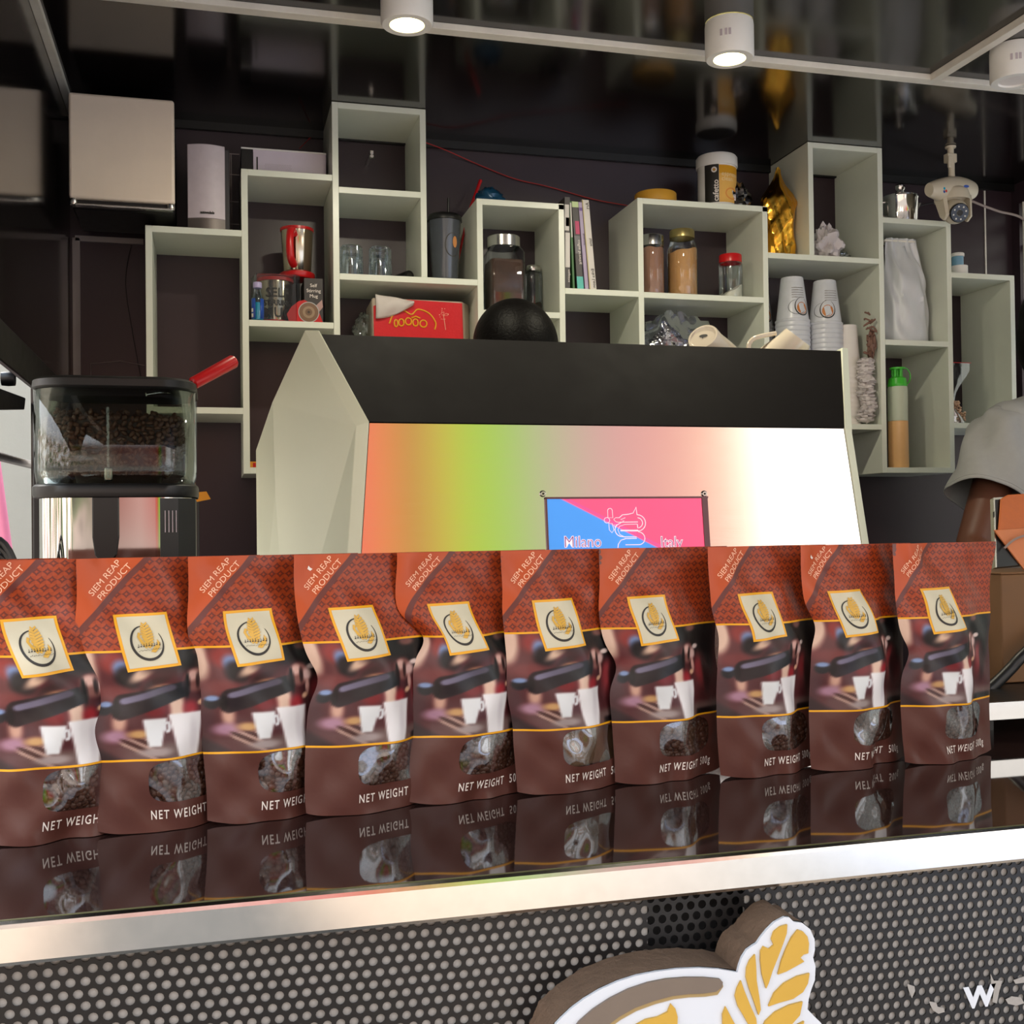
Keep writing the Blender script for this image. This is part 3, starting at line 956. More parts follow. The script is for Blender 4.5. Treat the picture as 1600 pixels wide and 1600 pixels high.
def make_bag(spec, label, ground=False):
    B = Bag(**spec)
    t = thing('coffee_pouch', label, 'coffee bag', B.o, 'coffee pouches lined up on the counter')
    mb = MB().grid(lambda u, v: B.world(u, v), NU, NV)
    o = obj('printed_front', mb, 'bagfront', t, clean=False, angle=180)
    me = o.data
    ca = me.color_attributes.new('photo', 'FLOAT_COLOR', 'POINT')
    ca.data.foreach_set('color', pc)
    uv = me.uv_layers.new(name='UVMap')
    li = np.zeros(len(me.loops), dtype=np.int32)
    me.loops.foreach_get('vertex_index', li)
    uv.data.foreach_set('uv', uvv[li].reshape(-1).astype(np.float32))
    mb = MB().grid(lambda u, v: B.world(1 - u, v, front=False), 24, 40)
    mb.grid(lambda u, v: tuple(Vector(B.world(u, 0)).lerp(Vector(B.world(u, 0, front=False)), v)), 24, 4)
    obj('plain_back', mb, 'bagback', t, clean=False, angle=180)
    # label card, logo, texts
    P = lambda h: (lambda a, b: B.out(*tagpt(a, b), h))
    obj('label_frame', MB().grid(P(.0005), 14, 14), 'yellow', t, clean=False, angle=180)
    f = P(.0009)
    obj('label_card', MB().grid(lambda a, b: f(.055 + .89 * a, .05 + .90 * b), 14, 14), 'tag', t, clean=False, angle=180)
    f = P(.0013)
    v_, f_ = ring2d(.5, .47, .29, .30, math.radians(75), math.radians(390), .01, .05)
    obj('logo_ring', MB().add([f(a, b) for a, b in v_], f_), 'ink', t, clean=False, smooth=False)
    f3 = P(.0017)
    g = MB()
    for k in range(9):
        yb = .36 + .05 * k
        wl_ = .10 * math.sin(PI * min(1, (k + 1.2) / 10.2)) ** .7
        q = [(.52, yb), (.52 - wl_, yb + .05), (.53 - wl_ * .9, yb + .085), (.53, yb + .045), (.53 + wl_ * 1.1, yb + .085), (.54 + wl_ * 1.2, yb + .05)]
        g.add([f3(a, b) for a, b in q], [(0, 3, 2, 1), (0, 5, 4, 3)])
    q = [(.46, .36), (.38, .46), (.34, .58), (.38, .66), (.43, .64), (.39, .58), (.43, .50), (.50, .42)]
    g.add([f3(a, b) for a, b in q], [(0, 1, 6, 7), (1, 2, 5, 6), (2, 3, 4, 5)])
    q = [(.52, .30), (.60, .38), (.68, .44), (.70, .52), (.74, .44), (.70, .36), (.60, .28)]
    g.add([f3(a, b) for a, b in q], [(0, 1, 5, 6), (1, 2, 4, 5), (2, 3, 4)])
    obj('logo_leaf', g, 'gold', t, clean=False, smooth=False)
    g = MB()
    rr = random.Random(3)
    f4 = P(.0021)
    for row_, (yb, hh, n_) in enumerate(((.40, .055, 9), (.33, .018, 14))):
        for k in range(n_):
            xa = .30 + .45 * k / n_
            w1_ = .45 / n_ * .55
            yy = yb + rr.uniform(-.008, .008)
            g.add([f4(*p_) for p_ in ((xa, yy), (xa + w1_, yy), (xa + w1_, yy + hh * .3), (xa, yy + hh * .3))], [(0, 1, 2, 3)])
            g.add([f4(*p_) for p_ in ((xa + w1_ * .6, yy), (xa + w1_, yy), (xa + w1_ * 1.1, yy + hh), (xa + w1_ * .8, yy + hh))], [(0, 1, 2, 3)])
    obj('logo_script', g, 'ink', t, clean=False, smooth=False)
    tx = MB()
    add_text(tx, 'NET WEIGHT  500g', .0110, lambda a, b: B.out(.335 + a * .86 / BW, .046 + b / B.H * 1.15, .0006), offset=.00012, spacing=1.26)
    obj('net_weight_text', tx, 'whiteprint', t, clean=False, smooth=False)
    tx = MB()
    ca_, sa_ = math.cos(math.radians(49)), math.sin(math.radians(49))
    for s_, ou, ov in (('SIEM REAP', .085, .862), ('PRODUCT', .135, .845)):
        add_text(tx, s_, .0088, lambda a, b, ou=ou, ov=ov: B.out(ou + (a * 1.05 * ca_ - b * sa_) / BW, ov + (a * 1.05 * sa_ + b * ca_) / B.H, .0006))
    obj('origin_text', tx, 'paleprint', t, clean=False, smooth=False)
    # what shows through the window
    fill = MB().grid(lambda a, b: B.world(.25 + .69 * a, .10 + .18 * b, inset=.009), 16, 12)
    if ground:
        obj('ground_coffee_filling', fill, 'ground', t, clean=False, angle=180)['kind'] = 'stuff'
    else:
        rb = random.Random(spec['seed'] + 50)
        ico = [(math.cos(a) * math.sin(b), math.sin(a) * math.sin(b), math.cos(b)) for b in (.02, .8, 1.57, 2.35, 3.12) for a in [2 * PI * k / 7 for k in range(7)]]
        icf = [(j * 7 + k, j * 7 + (k + 1) % 7, (j + 1) * 7 + (k + 1) % 7, (j + 1) * 7 + k) for j in range(4) for k in range(7)]
        for j in range(11):
            for k in range(16):
                uu = .27 + .65 * (k + rb.uniform(-.3, .3) + (j % 2) * .5) / 16
                v2 = .108 + .165 * (j + rb.uniform(-.3, .3)) / 11
                c_ = Vector(B.world(min(.96, uu), v2, inset=.0062 + rb.uniform(0, .0025)))
                R_ = Matrix.Rotation(rb.uniform(0, PI), 3, 'Y') @ Matrix.Rotation(rb.uniform(-.5, .5), 3, 'X')
                sc = Matrix.Diagonal((.0052, .0032, .0040))
                fill.add([tuple(c_ + R_ @ (sc @ Vector(p))) for p in ico], icf)
        o = obj('coffee_bean_filling', fill, 'bean', t, clean=False, angle=180)
        o['kind'] = 'stuff'
    return t


bags = [
    (dict(px=-196, py=1322, yaw=.20, seed=1, pinch=.006, pv=.55), 'coffee pouch at the far left end of the row, mostly cut off by the frame', False),
    (dict(px=-34, py=1326, yaw=.27, seed=2, pinch=.004, pv=.60), 'leftmost of the coffee pouches whose cream label shows, left side cut off', False),
    (dict(px=139, py=1308, yaw=.27, seed=3, pinch=.010, pv=.50), 'brown and orange coffee pouch standing in front of the bean hopper, left edge pinched in', False),
    (dict(px=313, py=1291, yaw=.27, seed=4, pinch=.004, pv=.55), 'coffee pouch standing below the white left side of the espresso machine, straight left edge', False),
    (dict(px=478, py=1278, yaw=.27, seed=5, pinch=.010, pv=.52), 'coffee pouch with a white scratch top left, below the orange end of the machine panel', False),
    (dict(px=638, py=1259, yaw=.23, seed=6, pinch=.021, pv=.66), 'coffee pouch with deeply curved-in left edge, below the lime part of the machine panel', False),
    (dict(px=800, py=1245, yaw=.23, seed=7, pinch=.003, pv=.30), 'coffee pouch whose window shows light brown ground coffee instead of beans', True),
    (dict(px=953, py=1229, yaw=.23, seed=8, pinch=.013, pv=.50), 'coffee pouch directly below the right half of the pink and blue screen', False),
    (dict(px=1122, py=1218, yaw=.23, seed=9, pinch=.004, pv=.62), 'coffee pouch third from the right end, under the white-glaring end of the machine panel', False),
    (dict(px=1266, py=1207, yaw=.23, seed=10, pinch=.010, pv=.64), 'coffee pouch with a white nick top left, second from the right end', False),
    (dict(px=1410, py=1197, yaw=.22, seed=11, pinch=.014, pv=.50), 'rightmost coffee pouch, whole front visible, beside the brown cardboard box', False),
]
for sp_, lab, gr_ in bags:
    t = make_bag(sp_, lab, gr_)
    if 'scratch' in lab or 'nick' in lab:
        Bn = Bag(**sp_)
        nk = [(.085, .945), (.092, .958), (.100, .951), (.118, .944), (.104, .937)]
        obj('white_scratch', MB().add([Bn.out(a, b, .0008) for a, b in nk], [(0, 1, 2, 3, 4)]), 'whiteprint', t, smooth=False, clean=False, label='small white scratch in the print')

# ------------------------------------------------------------------ espresso machine
XM = .596
mt = thing('espresso_machine', 'large ivory espresso machine with black top and iridescent steel back panel', 'espresso machine', (XM, 1.75, CT))


def yz_back(z):
    return 1.60 - (1.492 - z) * .105


def hwz(z):
    return .379 + (1.492 - z) * .085


z0 = 1.10
b = MB()
b.add([(XM - hwz(z0), yz_back(z0), z0), (XM + hwz(z0), yz_back(z0), z0), (XM + .379, 1.60, 1.492), (XM - .379, 1.60, 1.492),
       (XM - hwz(z0), yz_back(z0) + .004, z0), (XM + hwz(z0), yz_back(z0) + .004, z0), (XM + .379, 1.604, 1.492), (XM - .379, 1.604, 1.492)],
      [(0, 1, 2, 3), (7, 6, 5, 4), (0, 4, 5, 1), (1, 5, 6, 2), (2, 6, 7, 3), (3, 7, 4, 0)])
pm, pn, pout = new_mat('brushed_iridescent_steel')
tcp = pn.n('ShaderNodeTexCoord').outputs['Object']
mpp = pn.n('ShaderNodeMapping')
mpp.inputs['Scale'].default_value = (4, 4, 160)
pn.put(mpp.inputs[0], tcp)
pb = pbsdf(pn, Base_Color=lin((236, 232, 228)), Metallic=1., Roughness=pn.m('ADD', .10, pn.m('MULTIPLY', pn.noise(mpp.outputs[0], 5, 2), .04)))
pn.t.links.new(pb.outputs[0], pout.inputs[0])
bpn = obj('back_panel', b, pm, mt, smooth=False, clean=False)
b = MB().add([(XM - .379, 1.598, 1.494), (XM + .379, 1.598, 1.494), (XM + .440, 1.70, 1.634), (XM - .440, 1.70, 1.634),
              (XM - .379, 1.612, 1.487), (XM + .379, 1.612, 1.487), (XM + .440, 1.712, 1.620), (XM - .440, 1.712, 1.620)],
             [(0, 1, 2, 3), (7, 6, 5, 4), (0, 4, 5, 1), (1, 5, 6, 2), (2, 6, 7, 3), (3, 7, 4, 0)])
obj('top_cowl', b, 'matteblack', mt, smooth=False)
b = MB().box(XM - .42, XM + .42, 1.715, 1.965, 1.545, 1.555).box(XM - .42, XM + .42, 1.965, 1.972, 1.545, 1.60)
obj('cup_tray', b, 'steel', mt, smooth=False, bevel=.002)
obj('machine_body', MB().box(XM - .37, XM + .37, 1.615, 1.965, 1.12, 1.475).box(XM - .37, XM + .37, 1.72, 1.965, 1.475, 1.545), 'blackmetal', mt, smooth=False, bevel=.004)
for sx in (-1, 1):
    for yy in (1.64, 1.93):
        obj('machine_foot', MB().lathe([(0, CT), (.022, CT), (.022, CT + .01), (.016, CT + .02), (.016, 1.121), (0, 1.121)], 20, (XM + sx * .33, yy, 0)), 'blackplastic', mt)
    P = lambda h, y, z: (XM + sx * h, y, z)
    z1 = 1.10
    A = P(.380, 1.597, 1.494)
    A0 = P(hwz(z1) + .001, yz_back(z1) - .002, z1)
    Bt = P(.398, 1.606, 1.488)
    B0 = P(hwz(z1) + .02, yz_back(z1) + .008, z1)
    T1, T2 = P(.440, 1.70, 1.640), P(.460, 1.715, 1.642)
    Q1, Q0 = P(.503, 1.82, 1.545), P(.486, 1.82, z1)
    Mx = P(.500, 1.82, 1.40)
    D1, D0 = P(.524, 1.97, 1.478), P(.524, 1.97, z1)
    I1, I0, IT = P(.385, 1.97, 1.478), P(.385, 1.97, z1), P(.43, 1.74, 1.63)
    QI = P(.45, 1.85, 1.56)
    v = [A, A0, Bt, B0, T1, T2, Q1, Q0, D1, D0, I1, I0, IT, Mx]
    (iA, iA0, iB, iB0, iT1, iT2, iQ1, iQ0, iD1, iD0, iI1, iI0, iIT, iM) = range(14)
    f = [(iA, iA0, iB0, iB), (iA, iB, iT2, iT1), (iB, iQ1, iT2), (iB, iM, iQ1), (iB, iB0, iQ0), (iB, iQ0, iM),
         (iQ1, iM, iD1), (iM, iQ0, iD0, iD1), (iT1, iT2, iIT), (iT2, iQ1, iD1, iIT), (iIT, iD1, iI1), (iI1, iD1, iD0, iI0), (iA, iT1, iIT), (iA, iIT, iI1), (iA, iI1, iI0, iA0), (iA0, iI0, iD0, iQ0, iB0)]
    obj('side_panel', MB().add(v, f), 'ivorymetal', mt, smooth=False, bevel=.0015)
# backlit badge in the panel
ZT, ZBm = 1.382, 1.285
XA, XB = .475, .722


def pp(x, z, h):      # point h in front of the slanted panel
    return (x, yz_back(z) - h, z)


m, n, out = new_mat('backlit_badge')
oc = n.n('ShaderNodeTexCoord').outputs['Object']
ox, oy, oz = n.sep(oc)[:3]
f_ = n.m('SUBTRACT', n.m('ADD', oz, .010), n.m('MULTIPLY', n.m('SUBTRACT', .13, ox), .62))
f2 = n.m('ADD', oz, n.m('MULTIPLY', ox, .50))
split = n.step(f2, -.0055, -.0015)
cc = n.mix(split, lin((70, 150, 236)), lin((250, 84, 128)))
line_ = n.m('MULTIPLY', n.step(f2, -.0015, -.0005), n.step(f2, .0035, .0022))
cc = n.mix(n.m('MULTIPLY', line_, .5), cc, lin((170, 80, 170)))
bs = pbsdf(n, Base_Color=cc, Roughness=.3)
n.put(bs.inputs['Emission Color'], cc)
bs.inputs['Emission Strength'].default_value = .42
n.t.links.new(bs.outputs[0], out.inputs[0])
cxm = (XA + XB) / 2
bd = MB().add([pp(XA, ZBm, .0016), pp(XB, ZBm, .0016), pp(XB - .001, ZT, .0016), pp(XA, ZT, .0016)], [(0, 1, 2, 3)])
badge = obj('illuminated_badge', bd, m, mt, smooth=False, clean=False)
# shift so that the colour split passes as in the photo (object origin = machine origin)
badge.data.transform(Matrix.Translation((-(cxm - .05) + XM, 0, -(1.36 - CT))))
badge.location = (cxm - .05 - XM, 0, 1.36 - CT)
fr_ = MB()
for (xa, xb, za, zb) in ((XA - .003, XA, ZBm, ZT + .002), (XA - .003, XB + .01, ZT, ZT + .003), (XB, XB + .009, ZBm, ZT)):
    fr_.add([pp(xa, za, .0004), pp(xb, za, .0004), pp(xb, zb, .0004), pp(xa, zb, .0004), pp(xa, za, .003), pp(xb, za, .003), pp(xb, zb, .003), pp(xa, zb, .003)],
            [(0, 1, 5, 4), (1, 2, 6, 5), (2, 3, 7, 6), (3, 0, 4, 7), (4, 5, 6, 7)])
obj('badge_frame', fr_, mat('badge_edge', (120, 84, 92), .4, .3), mt, smooth=False)
for px_ in (848, 1100):
    p = at(px_, 771.5, Y=1.589)
    s1 = MB().lathe([(0, .003), (.0035, .003), (.0048, .0015), (.005, 0), (0, 0)], 20, pp(p[0], p[2], 0), Matrix.Rotation(PI / 2, 4, 'X'))
    o = obj('panel_screw', s1, 'steel', mt)
    obj('hex_socket', MB().lathe([(0, .0034), (.0018, .0034), (.0018, .002)], 6, pp(p[0], p[2], 0), Matrix.Rotation(PI / 2, 4, 'X')), 'ink', o, smooth=False)
M['badgewhite'] = emis('badge_white_line', (255, 220, 230), .35, (250, 232, 236))


def badge_px(x, y):
    q = at(820 + x / 5, 740 + y / 5, Y=1.588)
    return pp(q[0], q[2], .0026)


def stroke(mb, pts, wd=.0014, closed=False):
    mb.tube([badge_px(*p) for p in pts], wd / 2, 5, closed)


def arcp(cx, cy, r, a0, a1, n=10, ry=None):
    return [(cx + r * math.cos(math.radians(a0 + (a1 - a0) * k / n)), cy + (ry or r) * math.sin(math.radians(a0 + (a1 - a0) * k / n))) for k in range(n + 1)]


em = MB()
stroke(em, [(728, 345), (755, 322), (800, 318), (838, 308), (862, 262), (868, 322)] + arcp(868, 385, 64, -88, 85) + [(735, 447)])
stroke(em, [(872, 345)] + arcp(868, 385, 40, -85, 88)[1:] + [(868, 395)])
stroke(em, [(735, 442), (870, 442)] + arcp(872, 505, 50, -85, 90) + [(770, 556)])
stroke(em, [(872, 378), (730, 380)] + arcp(745, 440, 52, -100, -270) + [(760, 494), (858, 494)])
stroke(em, [(858, 506), (775, 508), (735, 520), (714, 552), (710, 580)])
stroke(em, [(866, 395), (770, 398), (728, 412), (715, 440), (728, 475), (770, 498)], .0009)
stroke(em, [(728, 345), (700, 345), (685, 358), (700, 376), (740, 385), (765, 368), (738, 360), (775, 345)], .001)
stroke(em, arcp(658, 290, 18, 180, 360) + [(678, 345), (640, 345)], .001, True)
stroke(em, arcp(632, 365, 22, 0, 340), .001, True)
stroke(em, [(646, 385), (648, 440), (668, 462), (684, 440), (672, 390)], .001, True)
stroke(em, [(685, 400), (705, 398), (692, 420)], .0008, True)
obj('serpent_emblem', em, 'badgewhite', mt)
M['badgecore'] = mat('badge_mauve', (190, 130, 200), .4)
for s_, x0_ in (('Milano', 290), ('Italy', 1040)):
    q0 = badge_px(x0_, 575)
    tx = add_text(MB(), s_, .0235, lambda a, b: pp(q0[0] + a * .93, q0[2] + b, .0026), offset=.0006)
    o = obj('badge_lettering', tx, 'badgewhite', mt, smooth=False, clean=False)
    tx = add_text(MB(), s_, .0235, lambda a, b: pp(q0[0] + a * .93, q0[2] + b, .0030), offset=-.0004)
    obj('lettering_core', tx, 'badgecore', o, smooth=False, clean=False)


# ------------------------------------------------------------------ lathe things helper
def pxm(px, X, Y):
    return px / F_PX * (Y * .9664 + X * .2569)


def cyl_at(pxc, pyc, Y):
    return at(pxc, pyc, Y=Y)[0]


# pitchers lying upside down on the machine
def pitcher(px, py, Y, ax, lab, handle=None, s=1.0):
    c = Vector(at(px, py, Y=Y))
    d = Vector(ax).normalized()
    R_ = d.to_track_quat('Z', 'Y').to_matrix().to_4x4()
    t = thing('milk_pitcher', lab, 'pitcher', c, 'cream pitchers lying on the espresso machine')
    L = .085 * s
    prof = [(0, -.002), (.021, -.002), (.023, 0), (.026, 0), (.0275, -.004), (.030, -.02), (.038, -.045), (.045, -.070), (.047, -.09), (.044, -.09), (.042, -.07), (.034, -.045), (.027, -.012), (0, -.012)]
    prof = [(r_ * s, z_ * s) for r_, z_ in prof]
    b = MB().lathe(prof, 40, c, R_)
    obj('body', b, 'porcelain', t)
    b = MB()
    v_, f_ = text2d('v', .012)
    b.add([(a - .003, b_ - .003, -.0012) for a, b_ in v_], f_, Matrix.Translation(c) @ R_)
    b.add([(.006 * math.cos(k) * 1.3, .0035 * math.sin(k) + .003, -.0013) for k in np.linspace(0, 2 * PI, 12)[:-1]], [tuple(range(11))], Matrix.Translation(c) @ R_)
    obj('base_stamp', b, 'ink', t, smooth=False, clean=False)
    if handle:
        obj('handle', MB().tube(smooth_pts([at(x, y, Y=Yh) for x, y, Yh in handle]), .0042, 10), 'porcelain', t)
    return t


def smooth_pts(P, n=6):
    P = [Vector(p) for p in P]
    out = []
    for i in range(len(P) - 1):
        p0, p1, p2, p3 = P[max(i - 1, 0)], P[i], P[i + 1], P[min(i + 2, len(P) - 1)]
        for k in range(n):
            t = k / n
            out.append(.5 * ((2 * p1) + (p2 - p0) * t + (2 * p0 - 5 * p1 + 4 * p2 - p3) * t * t + (3 * p1 - p0 - 3 * p2 + p3) * t ** 3))
    out.append(P[-1])
    return out


pitcher(1098, 526, 1.76, (-.55, -.50, .48), 'cream porcelain pitcher lying upside down, left one on the machine, base facing up')
pitcher(1247, 527, 1.78, (.52, -.42, .78), 'cream porcelain pitcher lying upside down, right one, with its thin handle towards the left one',
        handle=[(1212, 521, 1.80), (1195, 524, 1.80), (1178, 529, 1.80), (1170, 540, 1.80), (1174, 556, 1.80), (1190, 566, 1.80)])
# ------------------------------------------------------------------ grinder with bean hopper
GX, GY = -.121, 1.60
gt = thing('coffee_grinder', 'coffee grinder with chrome body and clear hopper full of beans', 'coffee grinder', (GX, GY, CT))


def rrect(hw, hd, r, n=8, x0=GX, y0=GY, sk=0.):
    pts = []
    for cx, cy, a in ((hw - r, hd - r, 0), (-hw + r, hd - r, 90), (-hw + r, -hd + r, 180), (hw - r, -hd + r, 270)):
        for k in range(n + 1):
            t = math.radians(a + 90 * k / n)
            pts.append((x0 + cx + r * math.cos(t), y0 + cy + r * math.sin(t)))
    return pts


def loft(mb, rings, cap=True):
    n = len(rings[0][0])
    v, f = [], []
    for pts, z in rings:
        v += [(a, b, z) for a, b in pts]
    for i in range(len(rings) - 1):
        for k in range(n):
            f.append((i * n + k, i * n + (k + 1) % n, (i + 1) * n + (k + 1) % n, (i + 1) * n + k))
    if cap:
        f.append(tuple(range(n))[::-1])
        f.append(tuple((len(rings) - 1) * n + k for k in range(n)))
    return mb.add(v, f)


# rotated body: footprint turned so that one corner is seen
def rot(pts, a=.0):
    return [(GX + (x - GX) * math.cos(a) - (y - GY) * math.sin(a), GY + (x - GX) * math.sin(a) + (y - GY) * math.cos(a)) for x, y in pts]


RR = lambda hw, hd, r: rot(rrect(hw, hd, r), 0.0)
hw, hd = .0985, .092
obj('chrome_body', loft(MB(), [(RR(hw - .004, hd - .004, .045), CT + .004), (RR(hw - .004, hd - .004, .045), 1.385)]), 'chrome', gt, angle=50)
obj('base_plate', loft(MB(), [(RR(hw + .004, hd + .004, .047), CT), (RR(hw + .004, hd + .004, .047), CT + .02)]), 'blackplastic', gt, bevel=.002)
obj('hopper_ring', loft(MB(), [(RR(hw + .003, hd + .003, .05), 1.386), (RR(hw + .004, hd + .004, .05), 1.390), (RR(hw + .004, hd + .004, .05), 1.400), (RR(hw + .001, hd + .001, .05), 1.403)]), 'blackplastic', gt, angle=50)
obj('hopper', loft(MB(), [(RR(hw - .002, hd - .002, .048), 1.403), (RR(hw, hd, .048), 1.42), (RR(hw + .001, hd + .001, .05), 1.527)], cap=False), 'acrylic', gt, angle=60, solid=.003)
obj('hopper_lid', loft(MB(), [(RR(hw + .001, hd + .001, .05), 1.524), (RR(hw + .004, hd + .004, .05), 1.527), (RR(hw + .003, hd + .003, .05), 1.536), (RR(hw - .004, hd - .004, .045), 1.540)]), 'blackplastic', gt, angle=50)
psw = [(.056, -.0895), (.078, -.083), (.099, -.060), (.099, .07), (.090, .07), (.090, -.05), (.056, -.075)]
swp = obj('side_panel', MB().prism(psw, CT + .03, 1.384, lambda a, b, h: (GX + a, GY + b, h)), 'blackplastic', gt, smooth=False)
g = MB()
for k in range(4):
    xx = .0575 + .0045 * k + .004
    yy = -.0895 + (.0065 * (xx - .056) / .022)
    g.box(GX + xx, GX + xx + .0008, GY + yy - .0012, GY + yy - .0002, 1.340, 1.368)
obj('vent_lines', g, 'greybox', swp, smooth=False)
# dark spout plate on the chrome front
sp2 = [(-.018, 1.386), (.014, 1.386), (.014, 1.335), (.011, 1.312), (.004, 1.303), (-.008, 1.303), (-.015, 1.312), (-.018, 1.335)]
obj('spout_plate', MB().prism(sp2, GY - hd + .006, GY - hd - .002, lambda a, b, h: (GX + a - .008, h, b)), 'blackplastic', gt, smooth=False, bevel=.0015)
obj('spout_screw', MB().lathe([(0, .006), (.008, .006), (.010, 0)], 16, (GX - .008, GY - hd + .002, 1.297), Matrix.Rotation(PI / 2, 4, 'X')), 'chrome', gt)
obj('hopper_tap', MB().box(GX - .012, GX - .002, GY - hd + .008, GY - hd + .02, 1.406, 1.424), 'steel', gt, bevel=.002)
obj('hopper_post', MB().tube([(GX - .007, GY - hd + .006, 1.41), (GX - .007, GY - hd + .006, 1.50)], .0016, 8), 'glassclear', gt)
bb = MB()
rb = random.Random(11)
ico = [(math.cos(a) * math.sin(b_), math.sin(a) * math.sin(b_), math.cos(b_)) for b_ in (.02, .8, 1.57, 2.35, 3.12) for a in [2 * PI * k / 8 for k in range(8)]]
icf = [(j * 8 + k, j * 8 + (k + 1) % 8, (j + 1) * 8 + (k + 1) % 8, (j + 1) * 8 + k) for j in range(4) for k in range(8)]


def bean(mb, c, r1, rb):
    R_ = Matrix.Rotation(rb.uniform(0, PI), 3, 'Y') @ Matrix.Rotation(rb.uniform(0, PI), 3, 'Z') @ Matrix.Rotation(rb.uniform(0, PI), 3, 'X')
    sc = Matrix.Diagonal((r1 * .72, r1, r1 * .5))
    mb.add([tuple(Vector(c) + R_ @ (sc @ Vector(p))) for p in ico], icf)


core_top = lambda a: 1.490 + .008 * math.sin(2.2 * a + .6)
for lz in range(12):
    z_ = 1.418 + lz * .0062
    # inner funnel narrows towards the bottom
    k_ = .62 + .30 * min(1, (z_ - 1.415) / .045)
    pts = rrect((hw - .012) * k_ + .004, (hd - .012) * k_ + .004, .03, 7)
    per = len(pts)
    for i in range(0, per):
        x, y = pts[i]
        x2, y2 = pts[(i + 1) % per]
        seg = math.hypot(x2 - x, y2 - y)
        q = max(1, int(seg / .008))
        for j in range(q):
            a = (j + rb.uniform(-.3, .3)) / q
            bean(bb, (x + (x2 - x) * a + rb.uniform(-.002, .002), y + (y2 - y) * a + rb.uniform(-.002, .002), z_ + rb.uniform(-.002, .002)), .0056, rb)
for i in range(200):
    bean(bb, (GX + rb.uniform(-.075, .075), GY + rb.uniform(-.07, .07), 1.491 + rb.uniform(-.003, .006)), .0056, rb)
obj('coffee_beans', bb, 'bean', gt, clean=False, angle=180)['kind'] = 'stuff'
loftc = MB()
loft(loftc, [(rrect((hw - .012) * .60, (hd - .012) * .60, .03), 1.404), (rrect((hw - .012) * .62, (hd - .012) * .62, .03), 1.415), (rrect((hw - .016) * .92, (hd - .016) * .92, .03), 1.455), (rrect((hw - .016) * .92, (hd - .016) * .92, .03), 1.488)])
obj('bean_funnel', loftc, 'beandark', gt)

# red handled brush lying on the hopper lid
p0, p1, p2 = at(286, 607, Y=1.56), at(300, 600, Y=1.565), at(366, 564, Y=1.60)
tb = thing('red_handled_tool', 'small tool with red grip lying across the hopper lid', 'tool', p0)
v0, v1, v2 = Vector(p0), Vector(p1), Vector(p2)
obj('grip', MB().tube([v1, v1.lerp(v2, .03), v1.lerp(v2, .97), v2], [.006, .0085, .0095, .008], 14), 'red', tb)
obj('metal_ferrule', MB().tube([v0 - (v1 - v0) * 4.0 + Vector((0, 0, .016)), v0, v1.lerp(v2, .03)], [.0025, .0045, .0055], 12), 'steel', tb)

# ------------------------------------------------------------------ things on the shelves
def fr_front(Y):
    return lambda a, b, h: (a, h, b)


def crumple(mb, c, rx, ry, rz, seed, n=22, amp=.22, flat=None):
    """a crumpled closed bag"""
    r_ = random.Random(seed)
    ph = [(r_.uniform(2, 9), r_.uniform(2, 9), r_.uniform(0, 6.28), r_.uniform(.4, 1)) for _ in range(9)]
    v, f = [], []
    for j in range(n + 1):
        th = PI * j / n
        for k in range(2 * n):
            a = PI * k / n
            d = 1 + amp * sum(w_ * math.sin(p * th * 1.3 + q * 0 + s_) * math.cos(round(q) * a + s_ * 2) for p, q, s_, w_ in ph) / 2.4
            d += amp * .3 * (abs(math.sin(3 * a + 5 * th + ph[0][2])) - .5)
            z = math.cos(th) * rz * d
            if flat is not None:
                z = max(z, flat)
            v.append((c[0] + rx * math.sin(th) * math.cos(a) * d, c[1] + ry * math.sin(th) * math.sin(a) * d, c[2] + z))
    for j in range(n):
        for k in range(2 * n):
            f.append((j * 2 * n + k, j * 2 * n + (k + 1) % (2 * n), (j + 1) * 2 * n + (k + 1) % (2 * n), (j + 1) * 2 * n + k))
    return mb.add(v, f)


# beige box in the upper left corner
x0, _, zt = at(104, 138, Y=2.40)
bx = thing('wall_dispenser', 'beige rounded square appliance in the upper left corner, silver slot below', 'appliance', (-.17, 2.4, 2.0))
xa, xb, zb_, zt = -.274, -.070, 2.018, 2.228
obj('front_cover', MB().box(xa, xb, 2.40, 2.42, zb_ - .004, zt), 'beigebox', bx, bevel=.006, seg=4)
obj('housing', MB().box(xa + .004, xb - .002, 2.42, 2.60, zb_ - .02, zt - .004), 'blackplastic', bx, bevel=.004)
obj('silver_lip', MB().box(xa + .012, xb - .004, 2.396, 2.41, 1.9985, 2.003), 'steel', bx, bevel=.001)
for xc in (xa + .008, xb - .008):
    obj('end_cap', MB().lathe([(0, -.007), (.007, -.006), (.008, 0), (.007, .006), (0, .007)], 16, (xc, 2.408, 2.008)), 'steel', bx)
obj('slot_bar', MB().box(xa + .006, xb - .006, 2.412, 2.42, 1.9985, 2.02), 'blackplastic', bx)

# grey speaker on the far-left shelf
sx0, sx1 = -.046, .031
spk = thing('grey_speaker', 'lilac-grey upright speaker with curved front on the far-left shelf', 'speaker', (-.01, 2.49, 1.9805))
fz0, fz1 = 1.9808, 2.163


def curved(a, z, dd=0):
    return (sx0 + (sx1 - sx0) * a, 2.462 - .010 * math.sin(PI * a) - dd, z + (.006 * math.sin(PI * a) if z > 2.1 else 0))


